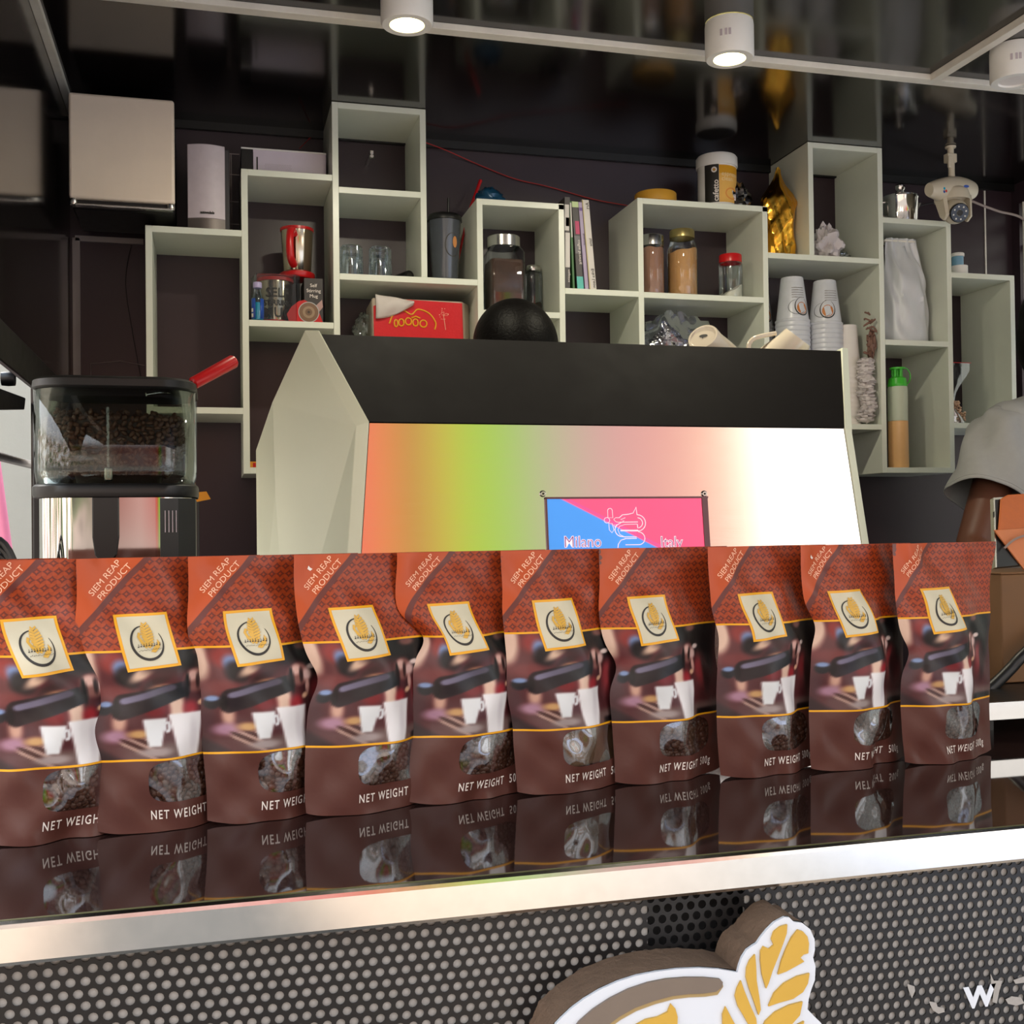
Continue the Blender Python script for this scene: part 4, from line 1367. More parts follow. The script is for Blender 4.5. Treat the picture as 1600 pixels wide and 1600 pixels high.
b = MB()
pts = [(a, 0) for a in np.linspace(0, 1, 13)]
ring = [curved(a, 0)[:2] for a in np.linspace(0, 1, 13)] + [(sx1 - .001, 2.475), (sx0 + .001, 2.475)]
loft(b, [(ring, fz0 + .022), (ring, fz1 - .003)])
obj('front_grille', b, 'greybox', spk, angle=50, bevel=.0012)
obj('foot_band', loft(MB(), [(ring, fz0), (ring, fz0 + .0215)]), mat('dull_dark_steel', (110, 102, 98), .45, .6), spk, angle=50)
obj('cabinet', MB().box(sx0 + .002, sx1 + .010, 2.475, 2.60, fz0, fz1 - .004), mat('dark_grey_cabinet', (62, 60, 62), .5), spk, bevel=.003)
tx = add_text(MB(), 'autowedsde', .0075, lambda a, b_: (-.020 + a * .78, 2.4507, 2.0115 + b_), offset=.0005)
obj('speaker_lettering', tx, 'ink', spk, smooth=False, clean=False)

# white electronic unit on the mug shelf
un_ = thing('white_control_unit', 'pale lilac electronic unit with dark end lying on the mug shelf top', 'appliance', (.15, 2.53, 2.112))
obj('white_housing', MB().box(.092, .252, 2.53, 2.63, 2.1125, 2.183), mat('lilac_white_plastic', (226, 214, 228), .4, var=.04), un_, bevel=.0015)
obj('dark_end', MB().box(.0665, .0915, 2.532, 2.63, 2.1125, 2.181), 'blackplastic', un_, bevel=.001)
obj('slot', MB().box(.0995, .1025, 2.529, 2.531, 2.118, 2.165), 'ink', un_, smooth=False)
g = MB()
for j in range(4):
    for i in range(16):
        g.add([(.118 + i * .0036 + (j % 2) * .0018 + .0011 * math.cos(k), 2.5293, 2.140 + j * .0034 + .0011 * math.sin(k)) for k in np.linspace(0, 2 * PI, 6)[:-1]], [(0, 1, 2, 3, 4)])
obj('vent_dots', g, 'greybox', un_, smooth=False, clean=False)
obj('top_edge', MB().box(.0665, .252, 2.528, 2.531, 2.181, 2.1842), 'white', un_)
g = MB()
for x_ in (.0325, .036):
    g.tube([(x_ + .01, 2.56, 1.981), (x_ + .01, 2.56, 2.176)], .001, 6)
for z_ in (2.02, 2.07, 2.13, 2.176):
    g.tube([(.0365, 2.555, z_), (.0635, 2.555, z_)], .001, 6)
tag(obj('wire_rack', g, 'trimdark', loc=(.05, 2.555, 1.981)), 'thin wire rack standing between the grey speaker and the mug shelf', 'rack')

# self stirring mug standing on its package
def mug_body(par, c, s=1., lab=None):
    obj('steel_body', MB().lathe([(.030, 0), (.031, .002), (.034, .085), (.034, .088), (.0325, .088), (.029, .004), (0, .004)], 40, c), 'mugsteel', par)
    obj('red_rim', MB().lathe([(.0345, .086), (.036, .087), (.036, .0915), (.033, .0915), (.033, .086)], 40, c), 'red', par)


mx = at(464, 370, Y=2.53)[0]
mg = thing('stirring_mug', 'steel mug with red handle and red base standing on its clear package', 'mug', (mx, 2.53, 1.895))
ZB0 = 1.897
obj('red_base', MB().lathe([(0, 0), (.036, 0), (.0385, .004), (.0385, .012), (.034, .015), (0, .015)], 40, (mx, 2.53, ZB0)), 'red', mg)
obj('steel_body', MB().lathe([(.029, .015), (.0305, .017), (.0352, .105), (.0352, .108), (.0335, .108), (.029, .02), (0, .02)], 48, (mx, 2.53, ZB0)), 'mugsteel', mg)
obj('red_rim', MB().lathe([(.0355, .106), (.0368, .107), (.0368, .1125), (.0335, .1125), (.0335, .106)], 48, (mx, 2.53, ZB0)), 'red', mg)
hx = mx - .012
h_ = MB().tube(smooth_pts([(hx + .003, 2.4985, ZB0 + .092), (hx - .001, 2.488, ZB0 + .100), (hx - .006, 2.474, ZB0 + .090), (hx - .008, 2.468, ZB0 + .062), (hx - .006, 2.472, ZB0 + .036), (hx, 2.488, ZB0 + .026), (hx + .003, 2.502, ZB0 + .030)]), .0085, 12)
obj('handle', h_, 'red', mg)

pk = thing('mug_package', 'clear blister package with a steel mug and dark printed card inside', 'package', (.165, 2.53, 1.7905))
px_a, px_b = .082, .240
zk = 1.7905
obj('clear_shell', loft(MB(), [([(px_a + .012, 2.472), (.178, 2.466), (.188, 2.48), (.188, 2.60), (px_a + .012, 2.60), (px_a + .003, 2.53)], zk), ([(px_a + .012, 2.472), (.178, 2.466), (.188, 2.48), (.188, 2.60), (px_a + .012, 2.60), (px_a + .003, 2.53)], zk + .104)]), 'glassclear', pk, smooth=False)
mc = (.137, 2.522, zk + .006)
obj('packed_mug', MB().lathe([(0, 0), (.036, 0), (.038, .085), (.037, .092), (0, .092)], 48, mc), 'mugsteel', pk)
obj('packed_red_rim', MB().lathe([(.0375, .089), (.040, .090), (.040, .0965), (0, .0965)], 40, mc), 'red', pk)
obj('packed_red_base', MB().lathe([(0, -.005), (.040, -.005), (.040, .002), (.036, .003)], 40, mc), 'red', pk)
tx = MB()
for s_, z_, sz in (('SELF', .052, .028), ('STIRRING', .034, .016), ('MUG', .008, .030)):
    w_ = max(a for a, b_ in text2d(s_, sz, .0004)[0])
    fn = lambda a, b_, w_=w_, z_=z_: (mc[0] + .0388 * math.sin((a - w_ * .45) / .0388), mc[1] - .0388 * math.cos((a - w_ * .45) / .0388), mc[2] + z_ + b_)
    add_text(tx, s_, sz, fn, offset=.0004)
obj('packed_mug_lettering', tx, 'ink', pk, smooth=False, clean=False)
cy = 2.470
obj('printed_card', MB().box(.196, .236, cy, cy + .10, zk, zk + .098), mat('dark_card', (50, 44, 44), .5), pk, smooth=False)
tx = MB()
for i, s_ in enumerate(('Self', 'Stirring', 'Mug')):
    w_ = max(a for a, b_ in text2d(s_, .0105)[0])
    add_text(tx, s_, .0105, lambda a, b_, i=i, w_=w_: (.216 - w_ / 2 + a, cy - .0006, zk + .079 - .0115 * i + b_))
obj('card_lettering', tx, 'whiteprint', pk, smooth=False, clean=False)
disc = [(.150 + .0 * k, zk) for k in (0,)]
g = MB().prism([(.163, zk + .0005), (.158, zk + .018), (.168, zk + .034), (.184, zk + .047), (.196, zk + .050), (.215, zk + .040), (.228, zk + .022), (.236, zk + .0005)], cy - .0016, cy - .0004, lambda a, b_, h: (a, h, b_))
obj('red_card_print', g, 'red', pk, smooth=False)
for r_, c_, nm in ((.0225, (176, 176, 176), 'cup_print_rim'), (.0208, (120, 88, 64), 'cup_print_coffee'), (.013, (150, 124, 98), 'cup_print_foam'), (.0075, (112, 84, 62), 'cup_print_swirl'), (.0028, (60, 44, 34), 'cup_print_centre')):
    yy = cy - .0018 - (.0225 - r_) * .04
    obj(nm, MB().lathe([(0, 0), (r_, 0), (r_, .0004), (0, .0004)], 36, (.205, yy, zk + .0235), Matrix.Rotation(PI / 2, 4, 'X')), mat(nm + '_ink', c_, .5, var=.03), pk, smooth=False)
tri = MB().prism([(.216, zk + .034), (.234, zk + .052), (.236, zk + .036), (.228, zk + .026)], cy - .0012, cy - .0003, lambda a, b_, h: (a, h, b_))
obj('finger_print', tri, mat('finger_pink', (176, 140, 134), .5), pk, smooth=False)

bl = thing('blue_bottle', 'small clear bottle of cyan liquid with blue label and lilac cap', 'bottle', (.098, 2.462, zk))
bc = (.0965, 2.463, zk)
obj('liquid', MB().lathe([(0, .001), (.0118, .001), (.0122, .038), (0, .038)], 28, bc), 'cyan', bl)
obj('bottle_glass', MB().lathe([(0, 0), (.0125, 0), (.0135, .003), (.0135, .045), (.011, .052), (.0075, .060), (.0072, .070)], 28, bc), 'glassclear', bl)
lb = MB()
for a0_, a1_ in ((-160, -112), (-68, -20)):
    lb.grid(lambda u, v: (bc[0] + .0138 * math.cos(math.radians(a0_ + (a1_ - a0_) * u)), bc[1] + .0138 * math.sin(math.radians(a0_ + (a1_ - a0_) * u)), zk + .003 + .043 * v), 8, 1)
obj('label', lb, 'blue', bl, clean=False, solid=.0003)
lb = MB()
for a0_, a1_, z0_, z1_ in ((-158, -132, .006, .014), (-158, -132, .017, .025)):
    lb.grid(lambda u, v: (bc[0] + .0142 * math.cos(math.radians(a0_ + (a1_ - a0_) * u)), bc[1] + .0142 * math.sin(math.radians(a0_ + (a1_ - a0_) * u)), zk + z0_ + (z1_ - z0_) * v), 6, 1)
obj('label_print', lb, 'whiteprint', bl, clean=False)
obj('cap', MB().lathe([(0, .070), (.0092, .070), (.0095, .072), (.0092, .081), (.008, .0825), (0, .0825)], 28, bc), mat('lilac_cap', (176, 166, 206), .4), bl)

# price ticket near the foot of the mug shelf
q = at(397, 727, Y=2.49)
tk = MB().box(q[0] - .008, q[0] + .010, 2.50, 2.504, 1.476, 1.491)
t_ = tag(obj('price_ticket', tk, 'yellowpaint', smooth=False, loc=(q[0], 2.5, 1.476)), 'small orange ticket standing on the lowest board of the mug shelf', 'ticket')
obj('red_mark', MB().box(q[0] - .002, q[0] + .004, 2.4992, 2.5, 1.479, 1.488), 'red', t_, smooth=False)

# hook under the top cube
q = at(580, 217, Y=2.57)
hk = thing('metal_hook', 'small shiny round hook hanging in the ceiling-high cube at the back', 'hook', (q[0], 2.6, 2.2))
obj('plate', MB().box(q[0] - .004, q[0] + .004, 2.56, 2.649, 2.2005, 2.209), 'steel', hk, bevel=.001)
obj('round_end', MB().lathe([(0, .006), (.004, .006), (.0062, .002), (.0062, 0), (0, 0)], 20, (q[0], 2.566, 2.196), Matrix.Rotation(PI / 2, 4, 'X')), 'steel', hk)

# two upturned shot glasses
def shot_glass(px, Y, lab):
    x = at(px, 400, Y=Y)[0]
    z = 1.8985
    t = thing('shot_glass', lab, 'glass', (x, Y, z), 'upturned glasses in the ceiling-high cube')
    v, f = [], []
    prof = [(.0275, 0), (.027, .003), (.0262, .034), (.0245, .037), (.024, .068), (.021, .072), (0, .072), (0, .055), (.020, .053), (.0225, .033), (.0252, .002)]
    n = 32
    for r_, zz in prof:
        for k in range(n):
            rr = r_ * (1 + (.035 if k % 2 else -.02) * (1 if .035 < zz < .071 else 0))
            a = 2 * PI * k / n
            v.append((x + rr * math.cos(a), Y + rr * math.sin(a), z + zz))
    for i in range(len(prof) - 1):
        for k in range(n):
            f.append((i * n + k, i * n + (k + 1) % n, (i + 1) * n + (k + 1) % n, (i + 1) * n + k))
    obj('glass_body', MB().add(v, f), 'glass', t, angle=25)
    return t


shot_glass(549, 2.500, 'upturned faceted shot glass, partly behind the left upright of the ceiling-high cube')
shot_glass(594, 2.500, 'upturned faceted shot glass standing beside the lying black tube')
tb = thing('black_tube', 'short black tube lying behind the upturned glasses', 'tube', (.44, 2.56, 1.8985))
c0 = Vector((.395, 2.60, 1.911)); c1 = Vector((.432, 2.50, 1.911))
obj('tube_body', MB().tube([c0, c1], .012, 20), 'blackplastic', tb)
dd_ = (c1 - c0).normalized()
obj('tube_opening', MB().tube([c1 + dd_ * .0002, c1 + dd_ * .0006], .0065, 16), 'ink', tb)

# smoky tumbler on the low shelf
x = at(695, 380, Y=2.52)[0]
tm = thing('smoky_tumbler', 'tall smoky plastic tumbler with black lid and straw, ringed orange logo', 'tumbler', (x, 2.52, 1.8985))
c_ = (x, 2.52, 1.8985)
obj('cup', MB().lathe([(0, 0), (.0275, 0), (.029, .003), (.0375, .142), (.0385, .145), (.0365, .145), (.028, .004), (0, .004)], 40, c_), mat('smoky_blue_plastic', (66, 70, 78), .22, var=.1, scale=30, coat=.4), tm)
obj('lid', MB().lathe([(.0385, .143), (.040, .144), (.040, .151), (.036, .158), (0, .160)], 40, c_), 'blackplastic', tm)
obj('straw', MB().tube([(x + .008, 2.52, 2.03), (x + .010, 2.52, 2.098)], .003, 10), 'blackplastic', tm)


def wrap(cx, cy, cz, r0, r1, hh):
    """x, y on a cone-ish wall facing the front; a in metres from the centre line"""
    def fn(a, b_, d=.0004):
        t = b_ / hh
        r_ = r0 + (r1 - r0) * t + d
        return (cx + r_ * math.sin(a / r_), cy - r_ * math.cos(a / r_), cz + b_)
    return fn


W_ = wrap(c_[0], c_[1], c_[2], .029, .0375, .142)
v_, f_ = ring2d(.012, .085, .018, .026, math.radians(60), math.radians(330), .0008, .0025)
obj('logo_ring', MB().add([W_(a, b_) for a, b_ in v_], f_), 'ink', tm, smooth=False, clean=False)
obj('logo_patch', MB().add([W_(.018 + .006 * math.cos(k), .092 + .013 * math.sin(k), .0006) for k in np.linspace(0, 2 * PI, 14)[:-1]], [tuple(range(13))]), mat('orange_print', (196, 130, 70), .5), tm, smooth=False)

# red stick and blue wrapper behind the tumbler
rs = thing('red_spoon', 'red plastic stirrer leaning behind the smoky tumbler', 'stirrer', (.56, 2.58, 1.8985))
a_, b_ = at(731, 335, Y=2.585), at(751, 282, Y=2.60)
obj('stick', MB().tube([(.545, 2.57, 1.902), Vector(a_), Vector(b_)], [.0025, .003, .0045], 10), 'red', rs)
cr = crumple(MB(), (.625, 2.52, 2.100), .032, .03, .026, 4, n=12, flat=-.0185)
tag(obj('blue_wrapper', cr, mat('blue_film', (30, 78, 110), .25, .2), loc=(.625, 2.52, 2.082)), 'crumpled blue plastic wrapper on the shelf above the coffee jar', 'wrapper')

# tissue pack
tp = thing('tissue_pack', 'red printed pack of tissues with one tissue pulled out', 'tissue pack', (.42, 2.53, 1.76))
x0_, x1_ = at(583, 500, Y=2.50)[0], at(724, 505, Y=2.50)[0]
z0_, z1_ = 1.76, 1.858
def packf(u, v):
    return None
pb_ = MB()
sec = []
for k in range(17):
    t_ = k / 16
    z_ = z0_ + (z1_ - z0_ - .004 * math.sin(6 * t_)) * t_
ringp = []
loft(pb_, [([(x0_ + .004 * math.sin(9 * z_), 2.497 + .003 * math.sin(40 * z_)), (x1_ + .002 * math.sin(50 * z_), 2.497), (x1_ + .02, 2.53), (x1_ + .02, 2.62), (x0_, 2.62)], z_) for z_ in np.linspace(z0_, z1_, 7)])
obj('clear_wrapper', pb_, mat('tissue_wrapper', (190, 176, 160), .35, var=.08), tp, bevel=.006, seg=3)
fp = MB().prism([(x0_ + .001, z0_), (x1_ - .002, z0_), (x1_ - .004, z1_ - .006), (x0_ + .05, z1_ - .002), (x0_ + .0, z1_ - .02)], 2.4925, 2.496, lambda a, b_, h: (a, h, b_))
obj('red_print', fp, mat('red_print', (206, 22, 34), .3, var=.06, scale=60, bump=.1), tp, smooth=False)
gy = 2.4918
cl = MB()
cloud = smooth_pts([(x0_ + .035, gy, 1.80), (x0_ + .045, gy, 1.822), (x0_ + .065, gy, 1.831), (x0_ + .085, gy, 1.822), (x0_ + .10, gy, 1.834), (x0_ + .125, gy, 1.826), (x0_ + .14, gy, 1.806), (x0_ + .138, gy, 1.79)])
cl.tube(cloud, .0018, 6)
for cx_, cz_, rx_ in ((.062, 1.803, .006), (.078, 1.806, .007), (.094, 1.804, .006), (.112, 1.802, .008), (.050, 1.801, .004)):
    cl.tube([(x0_ + cx_ + rx_ * math.cos(k), gy, cz_ + .008 * math.sin(k)) for k in np.linspace(0, 2 * PI, 12)[:-1]], .0018, 6, True)
cl.tube([(x0_ + .085, gy, 1.814), (x0_ + .095, gy, 1.818), (x0_ + .105, gy, 1.814)], .0018, 6)
obj('yellow_lettering', cl, 'yellow', tp)
g = MB()
rr = random.Random(5)
for k in range(26):
    a = rr.uniform(0, 2 * PI); r_ = rr.uniform(.002, .013)
    g.lathe([(0, .0008), (.0009, .0004), (.0009, 0)], 5, (x0_ + .158 + r_ * math.cos(a), gy + .0008, 1.826 + r_ * math.sin(a)), Matrix.Rotation(PI / 2, 4, 'X'))
g.tube([(x0_ + .158, gy, 1.826), (x0_ + .163, gy, 1.79)], .0006, 5)
obj('dandelion_print', g, 'paleprint', tp)
ts = MB().grid(lambda u, v: (x0_ + .004 + .085 * u - .0 * v, 2.488 - .010 * math.sin(PI * v) + .003 * math.sin(9 * u + 4 * v), z1_ + .006 - v * (.055 - .045 * u ** 1.5) - .012 * u), 12, 12)
obj('pulled_tissue', ts, 'tissue', tp, solid=.0006)
cr = crumple(MB(), (x0_ - .014, 2.56, 1.80), .022, .03, .030, 9, n=14)
obj('torn_film', cr, 'film', tp)

# square coffee jar and the smaller jar behind it
def jar(name, px, Y, z, r, h, lid_m, cont_m, cont_h, lab, cat='jar', lid_r=None, lid_h=.02, sq=False, glass='glassclear', neck=.0, py=400, slope=0):
    x = at(px, py, Y=Y)[0]
    t = thing(name, lab, cat, (x, Y, z), 'glass storage jars on the shelves')
    lr = lid_r or r * .9
    hb_ = h - lid_h
    if sq:
        rp = lambda k: [(x + (a - GX), Y + (b - GY)) for a, b in rrect(r * k, r * k, r * .28, 6)]
        obj('glass_body', loft(MB(), [(rp(.97), z), (rp(1), z + .004), (rp(1), z + hb_ - .014), (rp(.85), z + hb_ - .003), (rp(.82), z + hb_)], cap=True), glass, t)
        obj('contents', loft(MB(), [(rp(.93), z + .004), (rp(.93), z + cont_h * .8), (rp(.9), z + cont_h)]), cont_m, t)
    else:
        obj('glass_body', MB().lathe([(0, 0), (r * .94, 0), (r, .004), (r, hb_ * (1 - neck) - .004), (r * .97, hb_ * (1 - neck)), (lr * .94, hb_ - .002), (lr * .94, hb_ + .002)], 40, (x, Y, z)), glass, t)
        n_ = 32
        v, f = [], []
        cp = [(0, .004), (r * .94, .004), (r * .945, cont_h)]
        for r_, zz in cp:
            for k in range(n_):
                a = 2 * PI * k / n_
                v.append((x + r_ * math.cos(a), Y + r_ * math.sin(a), z + zz + (slope * math.cos(a) if zz == cont_h else 0) + (.0015 * math.sin(5 * a) if zz == cont_h else 0)))
        v.append((x, Y, z + cont_h + .002))
        for i in range(2):
            for k in range(n_):
                f.append((i * n_ + k, i * n_ + (k + 1) % n_, (i + 1) * n_ + (k + 1) % n_, (i + 1) * n_ + k))
        f += [(2 * n_ + k, 2 * n_ + (k + 1) % n_, 3 * n_) for k in range(n_)]
        obj('contents', MB().add(v, f), cont_m, t, angle=50)
    obj('lid', MB().lathe([(0, hb_ + lid_h), (lr * .95, hb_ + lid_h), (lr, hb_ + lid_h - .002), (lr, hb_ + .001), (lr * .97, hb_)], 40, (x, Y, z)), lid_m, t)
    return t


jar('coffee_jar', 787, 2.50, 1.8315, .0415, .178, 'steel', 'jarcoffee', .120, 'large square glass jar of dark coffee with steel lid', lid_r=.038, lid_h=.026, sq=True)
jar('coffee_jar', 832, 2.585, 1.8315, .022, .135, 'steel', 'darkcoffee', .045, 'slim glass jar half hidden behind the large square coffee jar', lid_r=.019, lid_h=.014)
jar('powder_jar', 1018, 2.495, 1.8875, .0300, .143, 'steel', 'jarpink', .112, 'tall glass jar of pinkish cocoa powder with steel lid', lid_r=.0295, lid_h=.026)
jar('powder_jar', 1066, 2.50, 1.8875, .0365, .162, mat('brass_lid', (176, 160, 104), .3, .8), 'jartan', .112, 'round-shouldered glass jar of tan powder with ribbed brass lid', lid_r=.030, lid_h=.020, neck=.16, slope=.006)
rj = jar('powder_jar', 1141, 2.495, 1.8875, .0285, .108, 'red', 'milk', .022, 'small glass jar with red lid and a little white powder', lid_r=.0275, lid_h=.020, slope=.016)

# books leaning on the short shelf
def book(x0, x1, dz, h, depth, shear, m_, lab, dec, thick_top=0):
    z = 1.8885
    t = thing('book', lab, 'book', ((x0 + x1) / 2, 2.47, z), 'books leaning on the short shelf')
    sx = lambda x, zz: (x + shear * (zz - z))
    P = lambda x, y, zz: (sx(x, zz), y, zz)
    Yb_ = 2.462
    v = [P(x, y, zz) for x in (x0, x1) for y in (Yb_, Yb_ + depth) for zz in (z, z + h)]
    obj('cover', MB().add(v, [(0, 1, 3, 2), (4, 6, 7, 5), (0, 4, 5, 1), (2, 3, 7, 6), (1, 5, 7, 3), (0, 2, 6, 4)]), m_, t, smooth=False, bevel=.0006)
    for nm, a0_, a1_, h0, h1, mm in dec:
        w_ = x1 - x0
        xa_, xb_ = x0 + w_ * a0_, x0 + w_ * a1_
        if isinstance(nm, tuple):
            tx = MB()
            sz = w_ * .62 * (nm[2] if len(nm) > 2 else 1)
            add_text(tx, nm[1], sz, lambda a, b_: P(xb_ - b_ * .95, Yb_ - .0012, z + h1 - a) if nm[0] == 'd' else P(xa_ + b_, Yb_ - .0012, z + h1 - a))
            obj('spine_lettering', tx, mm, t, smooth=False, clean=False)
        else:
            v = [P(x, y, zz) for x in (xa_, xb_) for y in (Yb_ - .0007, Yb_ + .0005) for zz in (z + h0, z + h1)]
            obj(nm, MB().add(v, [(0, 1, 3, 2), (4, 6, 7, 5), (0, 4, 5, 1), (2, 3, 7, 6), (1, 5, 7, 3), (0, 2, 6, 4)]), mm, t, smooth=False)
    return t


bm_ = lambda n_, c_: mat(n_, c_, .45, var=.05)
d_, w1_, lt = bm_('dark_spine', (70, 66, 66)), bm_('white_spine', (216, 210, 204)), bm_('lilac_spine', (176, 160, 190))
book(.7865, .7995, .0, .213, .16, .012, d_, 'thin grey and white patterned book touching the square jar shelf', [('white_patch', .0, .8, .135, .195, w1_), ('brown_patch', .2, .9, .145, .165, 'foam'), ('white_patch', .1, .95, .05, .13, w1_), (('d', 'magazine'), .1, .9, 0, .045, 'whiteprint')])
book(.8062, .8112, .0, .204, .16, -.030, bm_('green_cover', (60, 110, 60)), 'thin dark green book edge between the patterned book and the black spined book', [('white_edge', .3, .9, .12, .2, w1_)])
book(.8172, .8325, .0, .203, .16, -.055, d_, 'black spined book with turquoise foot and pink patch', [('pale_head', .0, 1, .190, .203, bm_('pale_green', (196, 216, 160))), ('pink_patch', .3, .95, .128, .158, bm_('magenta', (190, 50, 100))), ('grey_patch', .05, .95, .083, .124, bm_('grey_patch', (110, 108, 112))), ('turquoise_foot', .0, 1, .0, .030, bm_('turquoise', (90, 190, 180))), (('d', 'coffee brewing'), .1, .85, 0, .115, 'whiteprint')])
book(.8360, .8445, .0, .203, .16, -.068, lt, 'slim lilac book between the black spined and the thick white book', [('violet_patch', .1, .95, .183, .190, bm_('violet', (110, 80, 150))), (('d', 'Barista book'), .1, .9, 0, .13, 'ink')])
book(.8472, .8640, .0, .209, .16, -.078, w1_, 'thick white book with handwritten black title at the right end of the row', [('cream_edge', .0, .12, .0, .209, bm_('cream_edge', (200, 184, 130))), (('d', 'Art', 1.1), .15, .9, 0, .203, 'ink'), (('d', 'latte'), .2, .9, 0, .120, 'ink'), (('d', 'Erika Leon'), .25, .85, 0, .05, 'ink')])
q = at(872, 310, Y=2.56)
tag(obj('small_black_box', MB().box(q[0] - .012, q[0] + .010, 2.54, 2.60, 2.0815, 2.104), 'blackplastic', bevel=.001, loc=(q[0], 2.57, 2.0815)), 'small black box on the coffee jar shelf beside the books', 'box')

# wooden disc, cleaner tub, gold foil bag on top
x = at(1024, 300, Y=2.502)[0]
wd_ = thing('wooden_lid', 'round mustard wooden lid lying on the powder jar shelf', 'lid', (x, 2.502, 2.1075))
obj('disc', MB().lathe([(0, 0), (.048, 0), (.050, .002), (.050, .024), (.0485, .026), (0, .026)], 48, (x, 2.502, 2.1075)), 'wood', wd_)
x = at(1120, 280, Y=2.53)[0]
cf = thing('cleaner_tub', 'white tub of espresso cleaner with black and yellow label', 'tub', (x, 2.53, 2.1075))
cc_ = (x, 2.53, 2.1075)
obj('tub_body', MB().lathe([(0, 0), (.0455, 0), (.047, .003), (.047, .112), (0, .112)], 48, cc_), 'white', cf)
obj('lid', MB().lathe([(.0475, .108), (.050, .108), (.0505, .110), (.0505, .131), (.047, .136), (0, .1365)], 48, cc_), 'white', cf)
Wt = wrap(x, 2.53, 2.1075, .047, .047, 1.)
lbf = lambda a0_, a1_, z0_, z1_, d, nm, m_: obj(nm, MB().grid(lambda u, v: Wt(a0_ + (a1_ - a0_) * u, z0_ + (z1_ - z0_) * v, d), 16, 1), m_, cf, clean=False)
lbf(-.052, -.016, .014, .106, .0004, 'black_label', 'ink')
lbf(-.0155, .062, .014, .104, .0005, 'yellow_label', mat('orange_label', (244, 190, 96), .45))
lbf(-.0155, .062, .084, .104, .0008, 'yellow_band', 'yellow')
tx = add_text(MB(), 'cafetto', .030, lambda a, b_: Wt(-.026 - b_ * .62 + .008, .016 + a * .62, .0009), offset=.0006)
obj('brand_lettering', tx, 'whiteprint', cf, smooth=False, clean=False)
v_, f_ = ring2d(-.0275, .093, .0052, .0052, 0, 2 * PI, .0036, .0036, 24)
obj('brand_ring', MB().add([Wt(a, b_, .0009) for a, b_ in v_], f_), 'whiteprint', cf, smooth=False, clean=False)
obj('brand_dot', MB().add([Wt(-.0275 + .0026 * math.cos(k), .093 + .0026 * math.sin(k), .0010) for k in np.linspace(0, 2 * PI, 14)[:-1]], [tuple(range(13))]), 'yellow', cf, smooth=False)
tx = MB()
for s_, z_ in (('espresso', .078), ('clean', .066)):
    add_text(tx, s_, .0155, lambda a, b_, z_=z_: Wt(-.010 + a, z_ + b_, .0011))
obj('product_lettering', tx, mat('cream_lettering', (252, 226, 176), .5), cf, smooth=False, clean=False)
v_, f_ = ring2d(.018, .036, .017, .013, 0, 2 * PI, .003, .003, 24)
obj('cup_print', MB().add([Wt(a, b_, .0008) for a, b_ in v_] + [Wt(a, b_, .0008) for a, b_ in ((-.012, .026), (.05, .024), (.05, .020), (-.012, .022))], f_ + [(50, 51, 52, 53)]), mat('orange_outline', (236, 150, 70), .5), cf, smooth=False, clean=False)


def foil_bag(name, px, py, z, w0, w1, hh, Y, m_, seed, lab, cat, top=.3, lean=0., grp=None):
    x = at(px, py, Y=Y)[0]
    r_ = random.Random(seed)
    ph = [r_.uniform(0, 6.28) for _ in range(8)]

    def fn(u, v):
        a = 2 * PI * u
        ww = (w0 + (w1 - w0) * smooth1(v, 0, .45)) * (1 - (1 - top) * smooth1(v, .62, 1) - .0)
        fac = 1 + .09 * math.sin(5 * a + 7 * v + ph[0]) + .07 * math.sin(3 * a - 13 * v + ph[1]) + .06 * abs(math.sin(7 * a + 11 * v + ph[2])) + .05 * abs(math.sin(17 * v - 4 * a + ph[3]))
        d = .75 - .45 * smooth1(v, .5, 1)
        k = smooth1(v, 0, .03)
        zz = z + hh * v * (1 + .03 * math.sin(2 * a + ph[4]) * v)
        return (x + ww * math.cos(a) * fac * (.9 + .1 * k) + lean * v * v, Y + ww * d * math.sin(a) * fac, zz)
    b = MB().grid(fn, 56, 60, wrap=True)
    n0 = len(b.v)
    b.f.append(tuple(range(56)))
    b.f.append(tuple(60 * 56 + k for k in range(56)))
    o = obj(name, b, m_, smooth=True, angle=22, loc=(x, Y, z))
    return tag(o, lab, cat, grp)


gf = foil_bag('gold_foil_bag', 1214, 320, 1.9968, .037, .042, .222, 2.51, 'goldfoil', 5, 'crumpled gold foil bag standing in the gap right of the cleaner tub', 'foil bag', top=.16, lean=.004)
cr = crumple(MB(), (1.245, 2.515, 2.135), .036, .03, .040, 12, n=18, amp=.35, flat=-.027)
tag(obj('dark_foil_wrapper', cr, 'silverfoil', angle=20, loc=(1.245, 2.515, 2.1075)), 'crumpled dark silver foil between the cleaner tub and the gold bag', 'wrapper')
x = at(1292, 375, Y=2.50)[0]
cr = crumple(MB(), (x - .004, 2.495, 2.030), .034, .034, .042, 21, n=20, amp=.4, flat=-.033)
tag(obj('crumpled_bag', cr, mat('white_crumpled_plastic', (206, 198, 200), .4, var=.08), angle=25, loc=(x, 2.5, 1.997)), 'crumpled white plastic bag inside the tall narrow cube', 'plastic bag')
cr = crumple(MB(), (x + .035, 2.52, 2.009), .035, .03, .018, 23, n=16, amp=.3, flat=-.012)
tag(obj('crumpled_clear_bag', cr, 'film', angle=30, loc=(x + .03, 2.52, 1.997)), 'low crumpled clear bag beside the white one in the tall narrow cube', 'plastic bag')

